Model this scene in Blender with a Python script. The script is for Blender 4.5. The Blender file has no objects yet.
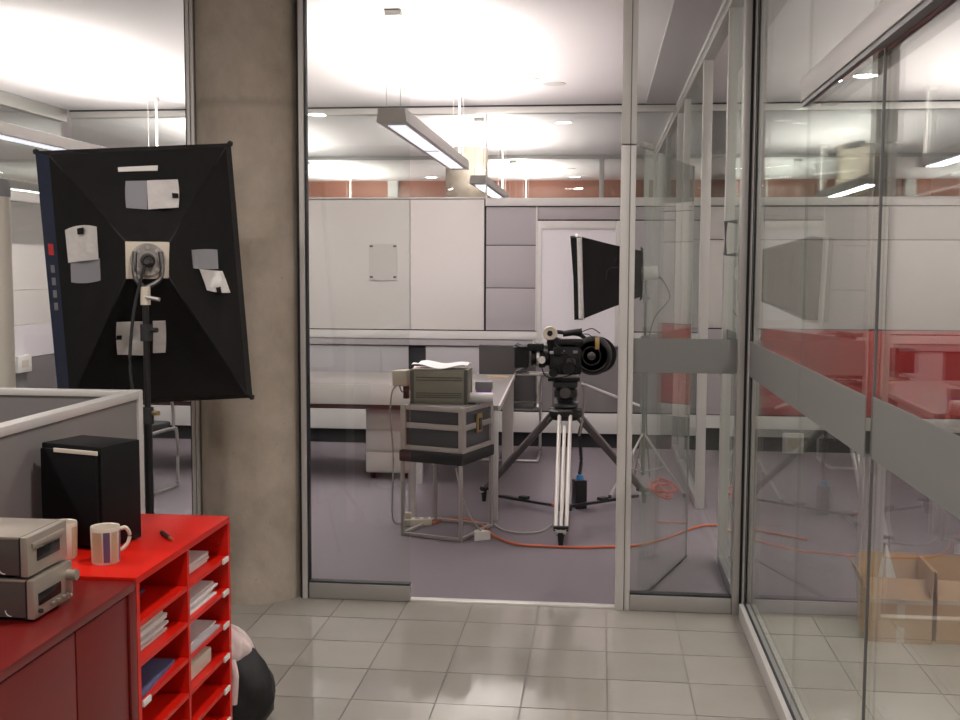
import bpy, bmesh, math, random
from mathutils import Vector, Matrix, Euler
random.seed(7)
S = bpy.context.scene
COL = S.collection
R = math.radians

# ------------------------------------------------------------------ camera
cd = bpy.data.cameras.new('camera'); cam = bpy.data.objects.new('camera', cd); COL.objects.link(cam)
cd.sensor_width = 36.0; cd.lens = 36.0 * 1100 / 960
cam.location = (0, 0, 1.55); cam.rotation_mode = 'QUATERNION'
cam.rotation_quaternion = (Euler((R(90 - 4.677), 0, R(6.205))).to_matrix() @ Matrix.Rotation(R(0.25), 3, 'Z')).to_quaternion()
cd.clip_start = 0.05
S.camera = cam
# ------------------------------------------------------------------ world, exposure
w = bpy.data.worlds.new('world'); S.world = w; w.use_nodes = True
w.node_tree.nodes['Background'].inputs[0].default_value = (0.75, 0.8, 0.9, 1)
w.node_tree.nodes['Background'].inputs[1].default_value = 0.25
S.view_settings.view_transform = 'Standard'; S.view_settings.look = 'None'
S.view_settings.exposure = -0.2; S.view_settings.gamma = 1.0
S.view_settings.use_curve_mapping = False
cy = S.cycles
cy.use_denoising = True; cy.max_bounces = 10; cy.diffuse_bounces = 5; cy.glossy_bounces = 6
cy.transparent_max_bounces = 48; cy.caustics_reflective = False; cy.caustics_refractive = False
cy.sample_clamp_indirect = 6.0

CEIL = 2.97
LAMP_UP, LAMP_DOWN, HALL_W = 76.0, 24.0, 32.0

# ------------------------------------------------------------------ materials
MATS = {}
def mat(name, col, rough=0.5, metal=0.0, noise=0.0, nscale=20.0, bump=0.0, bscale=80.0, spec=0.5, coat=0.0, emit=None, estr=0.0):
    m = bpy.data.materials.new(name); m.use_nodes = True
    nt = m.node_tree; b = nt.nodes['Principled BSDF']
    c = (*col, 1)
    b.inputs['Base Color'].default_value = c
    b.inputs['Roughness'].default_value = rough; b.inputs['Metallic'].default_value = metal
    b.inputs['Specular IOR Level'].default_value = spec
    b.inputs['Coat Weight'].default_value = coat
    if coat: b.inputs['Coat Roughness'].default_value = 0.08
    if emit:
        b.inputs['Emission Color'].default_value = (*emit, 1); b.inputs['Emission Strength'].default_value = estr
    tc = nt.nodes.new('ShaderNodeTexCoord')
    if noise:
        n = nt.nodes.new('ShaderNodeTexNoise'); n.inputs['Scale'].default_value = nscale; n.inputs['Detail'].default_value = 4
        nt.links.new(tc.outputs['Object'], n.inputs['Vector'])
        mx = nt.nodes.new('ShaderNodeMix'); mx.data_type = 'RGBA'
        mx.inputs['A'].default_value = (*[max(0, x * (1 - noise)) for x in col], 1)
        mx.inputs['B'].default_value = (*[min(1, x * (1 + noise)) for x in col], 1)
        nt.links.new(n.outputs['Fac'], mx.inputs['Factor']); nt.links.new(mx.outputs['Result'], b.inputs['Base Color'])
    if bump:
        n2 = nt.nodes.new('ShaderNodeTexNoise'); n2.inputs['Scale'].default_value = bscale
        nt.links.new(tc.outputs['Object'], n2.inputs['Vector'])
        bp = nt.nodes.new('ShaderNodeBump'); bp.inputs['Strength'].default_value = bump; bp.inputs['Distance'].default_value = 0.01
        nt.links.new(n2.outputs['Fac'], bp.inputs['Height']); nt.links.new(bp.outputs['Normal'], b.inputs['Normal'])
    MATS[name] = m
    return m

def glass(name, tint, ior=1.5, refl=1.0):
    # clear sheet glass: straight transmission plus a mirror share that grows with the angle, the same on both faces
    m = bpy.data.materials.new(name); m.use_nodes = True
    nt = m.node_tree; nt.nodes.clear()
    out = nt.nodes.new('ShaderNodeOutputMaterial')
    tr = nt.nodes.new('ShaderNodeBsdfTransparent'); tr.inputs[0].default_value = (*tint, 1)
    gl = nt.nodes.new('ShaderNodeBsdfGlossy'); gl.inputs['Roughness'].default_value = 0.0
    gl.inputs[0].default_value = (0.95, 0.98, 0.96, 1)
    geo = nt.nodes.new('ShaderNodeNewGeometry')
    mr = nt.nodes.new('ShaderNodeMapRange')
    mr.inputs['To Min'].default_value = ior; mr.inputs['To Max'].default_value = 1 / ior
    nt.links.new(geo.outputs['Backfacing'], mr.inputs['Value'])
    fr = nt.nodes.new('ShaderNodeFresnel'); nt.links.new(mr.outputs['Result'], fr.inputs['IOR'])
    mx = nt.nodes.new('ShaderNodeMixShader')
    nt.links.new(fr.outputs[0], mx.inputs[0]); nt.links.new(tr.outputs[0], mx.inputs[1]); nt.links.new(gl.outputs[0], mx.inputs[2])
    nt.links.new(mx.outputs[0], out.inputs[0])
    MATS[name] = m
    return m

def frosted(name, col):
    m = bpy.data.materials.new(name); m.use_nodes = True
    nt = m.node_tree; nt.nodes.clear()
    out = nt.nodes.new('ShaderNodeOutputMaterial')
    df = nt.nodes.new('ShaderNodeBsdfDiffuse'); df.inputs[0].default_value = (*col, 1)
    tl = nt.nodes.new('ShaderNodeBsdfTranslucent'); tl.inputs[0].default_value = (*col, 1)
    tp = nt.nodes.new('ShaderNodeBsdfTransparent')
    a = nt.nodes.new('ShaderNodeMixShader'); a.inputs[0].default_value = 0.5
    nt.links.new(df.outputs[0], a.inputs[1]); nt.links.new(tl.outputs[0], a.inputs[2])
    b = nt.nodes.new('ShaderNodeMixShader'); b.inputs[0].default_value = 0.06
    nt.links.new(a.outputs[0], b.inputs[1]); nt.links.new(tp.outputs[0], b.inputs[2])
    nt.links.new(b.outputs[0], out.inputs[0])
    MATS[name] = m
    return m

def concrete(name):
    m = mat(name, (0.36, 0.33, 0.285), 0.75, bump=0.15, bscale=40)
    nt = m.node_tree; b = nt.nodes['Principled BSDF']
    tc = nt.nodes.new('ShaderNodeTexCoord')
    mp = nt.nodes.new('ShaderNodeMapping'); mp.inputs['Scale'].default_value = (2.2, 2.2, 1.7)
    nt.links.new(tc.outputs['Object'], mp.inputs['Vector'])
    n = nt.nodes.new('ShaderNodeTexNoise'); n.inputs['Scale'].default_value = 2.2; n.inputs['Detail'].default_value = 9; n.inputs['Roughness'].default_value = 0.62
    nt.links.new(mp.outputs[0], n.inputs['Vector'])
    cr = nt.nodes.new('ShaderNodeValToRGB')
    cr.color_ramp.elements[0].position = 0.3; cr.color_ramp.elements[0].color = (0.36, 0.305, 0.235, 1)
    cr.color_ramp.elements[1].position = 0.72; cr.color_ramp.elements[1].color = (0.53, 0.465, 0.39, 1)
    nt.links.new(n.outputs['Fac'], cr.inputs[0])
    # pin holes of the cast surface
    v = nt.nodes.new('ShaderNodeTexVoronoi'); v.inputs['Scale'].default_value = 11
    nt.links.new(tc.outputs['Object'], v.inputs['Vector'])
    th = nt.nodes.new('ShaderNodeMath'); th.operation = 'LESS_THAN'; th.inputs[1].default_value = 0.07
    nt.links.new(v.outputs['Distance'], th.inputs[0])
    # shuttering joint: a stained ring with a shape of its own
    sx = nt.nodes.new('ShaderNodeSeparateXYZ'); nt.links.new(tc.outputs['Object'], sx.inputs[0])
    ad = nt.nodes.new('ShaderNodeMath'); ad.operation = 'MULTIPLY_ADD'; ad.inputs[1].default_value = 0.10
    nt.links.new(n.outputs['Fac'], ad.inputs[0]); nt.links.new(sx.outputs['Z'], ad.inputs[2])
    sb = nt.nodes.new('ShaderNodeMath'); sb.operation = 'SUBTRACT'; sb.inputs[1].default_value = 2.345
    nt.links.new(ad.outputs[0], sb.inputs[0])
    ab = nt.nodes.new('ShaderNodeMath'); ab.operation = 'ABSOLUTE'; nt.links.new(sb.outputs[0], ab.inputs[0])
    mr = nt.nodes.new('ShaderNodeMapRange'); mr.inputs['From Min'].default_value = 0.0; mr.inputs['From Max'].default_value = 0.03
    mr.inputs['To Min'].default_value = 0.55; mr.inputs['To Max'].default_value = 0.0
    nt.links.new(ab.outputs[0], mr.inputs['Value'])
    mxm = nt.nodes.new('ShaderNodeMath'); mxm.operation = 'MULTIPLY_ADD'; mxm.inputs[1].default_value = 0.35
    nt.links.new(th.outputs[0], mxm.inputs[0]); nt.links.new(mr.outputs[0], mxm.inputs[2])
    mx = nt.nodes.new('ShaderNodeMix'); mx.data_type = 'RGBA'; mx.inputs['B'].default_value = (0.29, 0.25, 0.195, 1)
    nt.links.new(mxm.outputs[0], mx.inputs['Factor']); nt.links.new(cr.outputs[0], mx.inputs['A'])
    nt.links.new(mx.outputs['Result'], b.inputs['Base Color'])
    return m

def carpet(name, col):
    m = mat(name, col, 0.95, noise=0.10, nscale=260, bump=0.25, bscale=600, spec=0.1)
    return m

mat('ceiling', (0.86, 0.82, 0.825), 0.8, noise=0.02, nscale=2)
mat('ceiling_grey', (0.47, 0.45, 0.45), 0.7)
mat('alu', (0.46, 0.45, 0.43), 0.42, 0.6)
mat('alu_light', (0.62, 0.60, 0.575), 0.45, 0.25)
mat('alu_dark', (0.20, 0.20, 0.20), 0.45, 0.5)
mat('gasket', (0.02, 0.02, 0.025), 0.6)
mat('tile', (0.345, 0.32, 0.285), 0.065, noise=0.07, nscale=5, spec=0.42)
mat('tile_pale', (0.37, 0.345, 0.31), 0.065, noise=0.07, nscale=5, spec=0.42)
mat('tile_grey', (0.325, 0.305, 0.275), 0.065, noise=0.07, nscale=5, spec=0.42)
mat('grout', (0.22, 0.205, 0.19), 0.8)
carpet('carpet', (0.195, 0.170, 0.188))
mat('panel_white', (0.70, 0.665, 0.635), 0.55, noise=0.015, nscale=2)
mat('panel_grey', (0.375, 0.345, 0.355), 0.7, noise=0.03, nscale=200)
mat('panel_dark', (0.17, 0.155, 0.16), 0.75, noise=0.05, nscale=200)
mat('panel_mid', (0.42, 0.40, 0.41), 0.7, noise=0.03, nscale=200)
mat('panel_red', (0.42, 0.035, 0.035), 0.3)
mat('rail_white', (0.68, 0.655, 0.63), 0.45)
mat('black_gap', (0.012, 0.012, 0.014), 0.7)
mat('board_white', (0.80, 0.76, 0.79), 0.4)
mat('brown_wall', (0.36, 0.13, 0.08), 0.6)
mat('wall_paint', (0.55, 0.53, 0.50), 0.8)
mat('red', (0.63, 0.011, 0.004), 0.35, noise=0.03, nscale=6, spec=0.4)
mat('red_deep', (0.15, 0.007, 0.006), 0.32, noise=0.03, nscale=6)
mat('black_cloth', (0.009, 0.0085, 0.008), 0.8, noise=0.3, nscale=9, bump=0.1, bscale=30, spec=0.25)
mat('navy_cloth', (0.014, 0.022, 0.05), 0.7, noise=0.2, nscale=10)
mat('silver_cloth', (0.80, 0.775, 0.75), 0.34, 0.35, noise=0.15, nscale=25, bump=0.6, bscale=22)
mat('mesh_window', (0.30, 0.30, 0.32), 0.5, 0.2)
mat('white_plastic', (0.78, 0.76, 0.72), 0.4)
mat('cream_plastic', (0.62, 0.56, 0.46), 0.5)
mat('black_plastic', (0.010, 0.010, 0.011), 0.4)
mat('camera_black', (0.0055, 0.0055, 0.006), 0.5, spec=0.35)
mat('magazine_grey', (0.022, 0.021, 0.021), 0.5)
mat('speaker_black', (0.004, 0.004, 0.005), 0.55, spec=0.25)
mat('acrylic', (0.60, 0.565, 0.535), 0.3)
mat('leg_grey', (0.20, 0.18, 0.175), 0.45, 0.4)
mat('threshold', (0.85, 0.82, 0.77), 0.3, 0.2)
mat('black_matte', (0.018, 0.018, 0.019), 0.7)
mat('black_gloss', (0.006, 0.006, 0.007), 0.12)
mat('grey_plastic', (0.20, 0.20, 0.21), 0.5)
mat('metal', (0.62, 0.60, 0.58), 0.3, 0.9)
mat('metal_dull', (0.42, 0.39, 0.37), 0.5, 0.5)
mat('metal_dark', (0.10, 0.095, 0.095), 0.4, 0.7)
mat('silver_leg', (0.68, 0.65, 0.61), 0.38, 0.4)
mat('brass', (0.55, 0.40, 0.18), 0.35, 0.9)
mat('screen_fabric', (0.19, 0.18, 0.175), 0.85, noise=0.06, nscale=300)
mat('hifi_silver', (0.46, 0.41, 0.345), 0.36, 0.55)
mat('hifi_side', (0.12, 0.105, 0.095), 0.4, 0.4)
mat('ceramic', (0.70, 0.64, 0.54), 0.25)
mat('stripe_tan', (0.50, 0.39, 0.25), 0.35)
mat('stripe_violet', (0.13, 0.09, 0.17), 0.35)
mat('paper', (0.80, 0.77, 0.76), 0.7)
mat('paper_grey', (0.42, 0.39, 0.41), 0.7)
mat('paper_cream', (0.72, 0.66, 0.55), 0.7)
mat('folder_blue', (0.10, 0.12, 0.24), 0.5)
mat('purple', (0.25, 0.13, 0.42), 0.5)
mat('pink_bag', (0.78, 0.66, 0.64), 0.5, bump=0.5, bscale=25)
mat('bag_black', (0.010, 0.010, 0.011), 0.6, bump=0.3, bscale=20)
mat('olive', (0.235, 0.225, 0.18), 0.5, 0.2, noise=0.06, nscale=60)
mat('olive_dark', (0.085, 0.08, 0.068), 0.6)
mat('case_panel', (0.062, 0.063, 0.068), 0.5)
mat('case_edge', (0.52, 0.49, 0.46), 0.38, 0.6)
mat('desk_white', (0.62, 0.585, 0.55), 0.4)
mat('desk_top', (0.215, 0.195, 0.187), 0.4)
mat('desk_trim', (0.10, 0.035, 0.035), 0.5)
mat('chair_grey', (0.06, 0.055, 0.055), 0.75)
mat('wood', (0.62, 0.47, 0.27), 0.5)
mat('orange', (0.58, 0.13, 0.05), 0.5)
mat('cable_red', (0.62, 0.06, 0.03), 0.5)
mat('cable_grey', (0.34, 0.33, 0.30), 0.6)
mat('blue_cap', (0.05, 0.22, 0.50), 0.4)
mat('card', (0.50, 0.33, 0.19), 0.8, noise=0.08, nscale=30)
mat('card_in', (0.34, 0.22, 0.125), 0.85)
mat('tape', (0.60, 0.50, 0.38), 0.3)
mat('tube_white', (0.62, 0.58, 0.50), 0.5)
mat('red_print', (0.55, 0.03, 0.03), 0.5)
mat('lamp_body', (0.50, 0.47, 0.455), 0.45, 0.3)
mat('lamp_lens', (0.8, 0.8, 0.85), 0.4, emit=(0.86, 0.87, 1.0), estr=1.25)
mat('lamp_glow', (0.9, 0.9, 0.9), 0.4, emit=(1.0, 0.95, 0.9), estr=9.0)
mat('diffuser', (0.75, 0.74, 0.74), 0.6)
mat('wire', (0.60, 0.58, 0.56), 0.4, 0.4)
concrete('concrete')
glass('glass', (0.955, 0.972, 0.962))
glass('glass_side', (0.90, 0.918, 0.90), 1.52)
glass('display', (0.02, 0.02, 0.02))
frosted('frost', (0.37, 0.37, 0.355))

# ------------------------------------------------------------------ mesh helpers
def T(x=0, y=0, z=0): return Matrix.Translation((x, y, z))
def RX(a): return Matrix.Rotation(R(a), 4, 'X')
def RY(a): return Matrix.Rotation(R(a), 4, 'Y')
def RZ(a): return Matrix.Rotation(R(a), 4, 'Z')

class MB:
    def __init__(s): s.bm = bmesh.new()
    def box(s, c, d, M=None, bev=0.0):
        r = bmesh.ops.create_cube(s.bm, size=1.0)
        m = T(*c) @ Matrix.Diagonal((d[0], d[1], d[2], 1))
        bmesh.ops.transform(s.bm, matrix=m, verts=r['verts'])
        vs = r['verts']
        if bev > 0:
            es = list({e for v in vs for e in v.link_edges})
            q = bmesh.ops.bevel(s.bm, geom=es, offset=bev, segments=2, affect='EDGES', profile=0.6)
            vs = list({v for f in q['faces'] for v in f.verts} | {v for v in vs if v.is_valid})
        if M is not None: bmesh.ops.transform(s.bm, matrix=M, verts=vs)
        return s
    def span(s, a, b, M=None, bev=0.0):
        return s.box([(a[i] + b[i]) / 2 for i in range(3)], [abs(b[i] - a[i]) for i in range(3)], M, bev)
    def cyl(s, a, b, r, r2=None, n=14):
        a, b = Vector(a), Vector(b); d = b - a
        q = bmesh.ops.create_cone(s.bm, cap_ends=True, segments=n, radius1=r, radius2=r if r2 is None else r2, depth=d.length)
        m = T(*((a + b) / 2)) @ d.to_track_quat('Z', 'Y').to_matrix().to_4x4()
        bmesh.ops.transform(s.bm, matrix=m, verts=q['verts'])
        return s
    def lathe(s, prof, n=28, M=None):
        rings = []
        for (r, z) in prof:
            rings.append([s.bm.verts.new((M or Matrix()) @ Vector((r * math.cos(2 * math.pi * k / n), r * math.sin(2 * math.pi * k / n), z))) for k in range(n)])
        for a, b in zip(rings, rings[1:]):
            for k in range(n):
                s.bm.faces.new((a[k], a[(k + 1) % n], b[(k + 1) % n], b[k]))
        if prof[0][0] > 1e-5: s.bm.faces.new(rings[0][::-1])
        if prof[-1][0] > 1e-5: s.bm.faces.new(rings[-1])
        return s
    def tube(s, pts, r, n=8, smooth=True):
        P = [Vector(p) for p in pts]
        if smooth and len(P) > 2: P = spline(P)
        rings = []; up = Vector((0, 0, 1))
        for i, p in enumerate(P):
            t = (P[min(i + 1, len(P) - 1)] - P[max(i - 1, 0)]).normalized()
            a = t.cross(up)
            if a.length < 1e-3: a = t.cross(Vector((1, 0, 0)))
            a.normalize(); b = a.cross(t)
            rings.append([s.bm.verts.new(p + r * (math.cos(2 * math.pi * k / n) * a + math.sin(2 * math.pi * k / n) * b)) for k in range(n)])
        for x, y in zip(rings, rings[1:]):
            for k in range(n): s.bm.faces.new((x[k], x[(k + 1) % n], y[(k + 1) % n], y[k]))
        s.bm.faces.new(rings[0][::-1]); s.bm.faces.new(rings[-1])
        return s
    def prism(s, poly, z0, z1, M=None):
        M = M or Matrix()
        a = [s.bm.verts.new(M @ Vector((x, y, z0))) for x, y in poly]
        b = [s.bm.verts.new(M @ Vector((x, y, z1))) for x, y in poly]
        n = len(poly)
        s.bm.faces.new(a[::-1]); s.bm.faces.new(b)
        for k in range(n): s.bm.faces.new((a[k], a[(k + 1) % n], b[(k + 1) % n], b[k]))
        return s
    def sheet(s, fn, nu, nv, thick=0.004, nrm=None):
        """a curved sheet with real thickness: fn(u, v) -> point"""
        top = [[Vector(fn(i / nu, j / nv)) for j in range(nv + 1)] for i in range(nu + 1)]
        def nr(i, j):
            du = top[min(i + 1, nu)][j] - top[max(i - 1, 0)][j]; dv = top[i][min(j + 1, nv)] - top[i][max(j - 1, 0)]
            q = du.cross(dv)
            return q.normalized() if q.length > 1e-9 else Vector((0, 0, 1))
        A = [[s.bm.verts.new(top[i][j]) for j in range(nv + 1)] for i in range(nu + 1)]
        B = [[s.bm.verts.new(top[i][j] - nr(i, j) * thick) for j in range(nv + 1)] for i in range(nu + 1)]
        for i in range(nu):
            for j in range(nv):
                s.bm.faces.new((A[i][j], A[i + 1][j], A[i + 1][j + 1], A[i][j + 1]))
                s.bm.faces.new((B[i][j], B[i][j + 1], B[i + 1][j + 1], B[i + 1][j]))
        for i in range(nu):
            s.bm.faces.new((A[i][0], B[i][0], B[i + 1][0], A[i + 1][0])); s.bm.faces.new((A[i][nv], A[i + 1][nv], B[i + 1][nv], B[i][nv]))
        for j in range(nv):
            s.bm.faces.new((A[0][j], A[0][j + 1], B[0][j + 1], B[0][j])); s.bm.faces.new((A[nu][j], B[nu][j], B[nu][j + 1], A[nu][j + 1]))
        return s
    def build(s, name, m, parent=None, loc=None, rot=None, smooth=True):
        bmesh.ops.recalc_face_normals(s.bm, faces=s.bm.faces[:])
        me = bpy.data.meshes.new(name); s.bm.to_mesh(me); s.bm.free()
        me.materials.append(MATS[m])
        if smooth:
            me.polygons.foreach_set('use_smooth', [True] * len(me.polygons))
            me.set_sharp_from_angle(angle=R(35))
        return link(name, me, parent, loc, rot)

def spline(P, k=6):
    out = []
    for i in range(len(P) - 1):
        p0, p1, p2, p3 = P[max(i - 1, 0)], P[i], P[i + 1], P[min(i + 2, len(P) - 1)]
        for j in range(k):
            t = j / k
            out.append(0.5 * ((2 * p1) + (p2 - p0) * t + (2 * p0 - 5 * p1 + 4 * p2 - p3) * t * t + (3 * p1 - p0 - 3 * p2 + p3) * t ** 3))
    out.append(P[-1])
    return out

def link(name, me, parent=None, loc=None, rot=None):
    o = bpy.data.objects.new(name, me); COL.objects.link(o)
    if parent: o.parent = parent
    if loc: o.location = loc
    if rot: o.rotation_euler = rot
    return o
def tag(o, label, cat, group=None):
    o['label'] = label; o['category'] = cat
    if group: o['group'] = group
    return o
def thing(name, label, cat, loc=(0, 0, 0), rz=0, group=None):
    o = bpy.data.objects.new(name, None); COL.objects.link(o); o.empty_display_size = 0.05
    o.location = loc; o.rotation_euler = (0, 0, R(rz))
    return tag(o, label, cat, group)
def struct(name, label=None):
    o = bpy.data.objects.new(name, None); COL.objects.link(o); o['kind'] = 'structure'
    if label: o['label'] = label
    return o
def solid(name, a, b, m, parent=None, bev=0.0, kind=None):
    o = MB().span(a, b, None, bev).build(name, m, parent)
    if kind: o['kind'] = kind
    return o
def copy_tree(o, parent=None):
    c = o.copy(); COL.objects.link(c); c.parent = parent
    for ch in list(o.children): copy_tree(ch, c)
    return c
def area(name, loc, rot, sx, sy, power, col, parent=None):
    l = bpy.data.lights.new(name, 'AREA'); l.shape = 'RECTANGLE'; l.size = sx; l.size_y = sy; l.energy = power; l.color = col
    o = bpy.data.objects.new(name, l); COL.objects.link(o); o.location = loc; o.rotation_euler = rot
    if parent: o.parent = parent
    return o

# ================================================================== SETTING
XW = 0.665          # long glass wall
YF = 5.0            # glass front of the studio
YB = 9.6            # panelled back wall
# ---- floors
fl = solid('floor', (-4.6, -2.6, -0.12), (5.2, YF + 0.02, -0.004), 'grout', None, kind='structure')
fl['label'] = 'glossy grey beige tiled hall floor with thin joints'
TP = 0.307
tile_me = {}
for k in ('tile', 'tile_pale', 'tile_grey'):
    b = bmesh.new(); r = bmesh.ops.create_cube(b, size=1.0)
    bmesh.ops.transform(b, matrix=Matrix.Diagonal((TP - 0.005, TP - 0.005, 0.012, 1)), verts=r['verts'])
    me = bpy.data.meshes.new('tile'); b.to_mesh(me); b.free(); me.materials.append(MATS[k]); tile_me[k] = me
for i in range(-7, 11):
    for j in range(0, 11):
        x = 0.045 + (i + 0.5) * TP; y = 4.715 - (j + 0.5) * TP
        if x < -1.1 and y < 3.0: continue
        if x > 1.9 and y < 2.0: continue
        link('tile', tile_me[random.choice(('tile', 'tile', 'tile_pale', 'tile_grey'))], fl, (x, y, -0.0065), (random.uniform(-.003, .003), random.uniform(-.003, .003), 0))
half = MB().box((0, 0, 0), (TP - 0.005, YF - 4.715 - 0.005, 0.012)).build('tile', 'tile', fl, (0.045 - 7.5 * TP, (YF + 4.715) / 2, -0.006))
for i in range(-6, 11):
    h = half.copy(); COL.objects.link(h); h.location.x = 0.045 + (i + 0.5) * TP
solid('far_tiling', (-4.6, -2.6, -0.004), (5.2, 1.335, -0.001), 'tile', fl)
cf = solid('floor_carpet', (-6.4, YF + 0.02, -0.12), (5.2, 18.0, 0.0), 'carpet', None, kind='structure')
cf['label'] = 'mauve grey carpet floor of the studio'
# ---- ceiling
ce = solid('ceiling', (-6.45, -2.6, CEIL), (5.2, 18.0, CEIL + 0.12), 'ceiling', None, kind='structure')
solid('grey_strip', (0.365, YF + 0.05, CEIL - 0.012), (XW - 0.03, YB - 0.04, CEIL), 'ceiling_grey', ce)  # thin flat strip in a darker grey than the ceiling
# ---- enclosing walls
solid('wall_rear', (-4.9, -2.75, -0.1), (5.2, -2.6, CEIL + 0.1), 'wall_paint', kind='structure')
solid('wall_far', (-6.4, 17.6, 0), (5.2, 17.8, CEIL), 'brown_wall', kind='structure')
solid('wall_east', (5.0, -2.6, 0), (5.2, 17.6, CEIL), 'wall_paint', kind='structure')
solid('wall_hall', (-4.75, -2.6, 0), (-4.6, YF - 0.06, CEIL), 'wall_paint', kind='structure')

def pane(parent, a, b, m='glass'):
    return solid('pane', a, b, m, parent)

# ---- studio front: posts, panes, rails (plane Y = 5)
wf = struct('wall_front', 'aluminium and glass front of the studio')
def post(parent, x0, x1, y0, y1, z0=0.0, z1=CEIL, m='alu'):
    return MB().span((x0, y0, z0), (x1, y1, z1), None, 0.004).build('post', m, parent)
post(wf, -1.915, -1.908, 4.975, 5.03, m='gasket'); post(wf, -1.908, -1.890, 4.97, 5.03, m='alu_light'); post(wf, -1.890, -1.886, 4.975, 5.03, m='gasket'); post(wf, -1.886, -1.868, 4.965, 5.03, m='alu_light')
post(wf, -1.388, -1.378, 4.97, 5.03, m='gasket'); post(wf, -1.378, -1.354, 4.965, 5.035, m='alu_light'); post(wf, -1.354, -1.349, 4.975, 5.03, m='gasket')
pane(wf, (-2.885, 4.994, 0.08), (-1.915, 5.006, 2.92)); pane(wf, (-4.58, 4.994, 0.08), (-2.89, 5.006, 2.92))
solid('rail', (-4.58, 4.97, 0), (-1.916, 5.03, 0.08), 'alu_light', wf, 0.004)
pane(wf, (-1.349, 4.994, 0.075), (-0.869, 5.006, 2.92))
solid('rail', (-1.348, 4.972, 0.002), (-0.868, 5.028, 0.075), 'alu', wf, 0.004); solid('seal', (-1.348, 4.98, 0.075), (-0.868, 5.02, 0.083), 'gasket', wf)
solid('rail', (-4.58, 4.965, 2.915), (XW - 0.03, 5.035, CEIL - 0.001), 'alu', wf, 0.004)
solid('threshold', (-0.868, 4.985, 0.0), (0.085, 5.03, 0.009), 'threshold', wf, 0.002)
# door post in two lengths with a joint at the door head
for z0, z1 in ((0, 2.103), (2.108, CEIL)):
    post(wf, 0.086, 0.124, 4.962, 5.04, z0, z1, 'alu_light'); post(wf, 0.128, 0.152, 4.968, 5.035, z0, z1, 'alu_light'); post(wf, 0.124, 0.128, 4.97, 5.03, z0, z1, 'alu_dark')
pane(wf, (0.152, 4.996, 0.075), (0.610, 5.008, 2.92))
solid('rail', (0.153, 4.968, 0.002), (0.610, 5.032, 0.072), 'alu', wf, 0.004); solid('seal', (0.153, 4.978, 0.072), (0.610, 5.022, 0.079), 'gasket', wf)
solid('frosted_stripe', (0.153, 4.991, 1.092), (0.610, 4.995, 1.247), 'frost', wf)
# ---- corner of the two glass walls
wr = struct('wall_side', 'long glass wall with aluminium posts and a frosted stripe')
post(wr, 0.611, 0.641, 4.96, 5.04, m='alu'); post(wr, 0.641, 0.654, 4.975, 5.03, m='gasket')
post(wr, 0.654, 0.690, 4.925, 5.05, m='alu_light'); post(wr, 0.657, 0.672, 4.915, 4.925, m='gasket')
# ---- long wall beside the hall (towards the viewer)
TH = 0.006
for y0, y1, dx in ((3.705, 4.915, 0), (2.79, 3.70, 0), (0.9, 2.80, 0.016)):
    zt = 2.92 if y0 > 3.7 else 2.085
    pane(wr, (XW - TH + dx, y0, 0.07), (XW + TH + dx, y1, zt), 'glass_side')
    solid('frosted_stripe', (XW - TH - 0.003 + dx, y0, 1.09), (XW - TH - 0.0005 + dx, y1, 1.243), 'frost', wr)
for y0, y1 in ((2.80, 3.70), (0.9, 2.795)):
    pane(wr, (XW - TH, y0, 2.19), (XW + TH, y1, 2.92), 'glass_side')
solid('glass_edge', (XW + 0.0065, 2.782, 0.07), (XW + 0.0135, 2.789, 2.085), 'alu_dark', wr)
solid('rail', (XW - 0.03, 0.9, 0.0), (XW + 0.045, 4.914, 0.068), 'alu_light', wr, 0.004)
solid('seal', (XW - 0.010, 0.9, 0.068), (XW + 0.022, 4.914, 0.074), 'gasket', wr)
solid('rail', (XW - 0.03, 0.9, 2.915), (XW + 0.03, 4.914, CEIL - 0.001), 'alu', wr, 0.004)
hd = MB().span((XW - 0.02, 0.9, 2.102), (XW + 0.095, 3.76, 2.178), None, 0.004).build('door_header', 'alu', wr)
MB().span((XW - 0.014, 0.9, 2.088), (XW + 0.012, 3.755, 2.103)).build('track', 'alu_dark', hd)
MB().span((XW + 0.045, 0.9, 2.088), (XW + 0.09, 3.755, 2.103)).build('track', 'alu', hd)
MB().span((XW + 0.018, 0.9, 2.096), (XW + 0.04, 3.75, 2.103)).build('track', 'gasket', hd)
# ---- long wall inside the studio and beyond it
wi = struct('wall_inner', 'glass wall of the studio with slim posts')
ys = [5.05, 5.85, 7.25, 8.85, 9.62, 11.2, 12.8, 13.8]
for y in ys[1:]:
    post(wi, XW - 0.03, XW + 0.03, y - 0.05, y - 0.004, m='alu_light'); post(wi, XW - 0.025, XW + 0.025, y + 0.004, y + 0.05, m='alu')
for i, (y0, y1) in enumerate(zip(ys, ys[1:])):
    if i == 1:
        continue
    pane(wi, (XW - TH, y0 + 0.05, 0.05), (XW + TH, y1 - 0.05, 2.92))
solid('rail', (XW - 0.03, 5.05, 0.0), (XW + 0.03, 5.80, 0.055), 'alu_dark', wi, 0.003); solid('rail', (XW - 0.03, 7.30, 0.0), (XW + 0.03, 9.55, 0.055), 'alu', wi, 0.003)
solid('rail', (XW - 0.035, 5.05, 2.88), (XW + 0.035, 13.8, 2.93), 'alu', wi, 0.003); solid('rail', (XW - 0.045, 5.05, 2.93), (XW + 0.045, 13.8, CEIL - 0.001), 'alu_light', wi, 0.003)
solid('frosted_stripe', (XW - TH - 0.003, 5.10, 1.095), (XW - TH - 0.0005, 5.80, 1.25), 'frost', wi)
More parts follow.
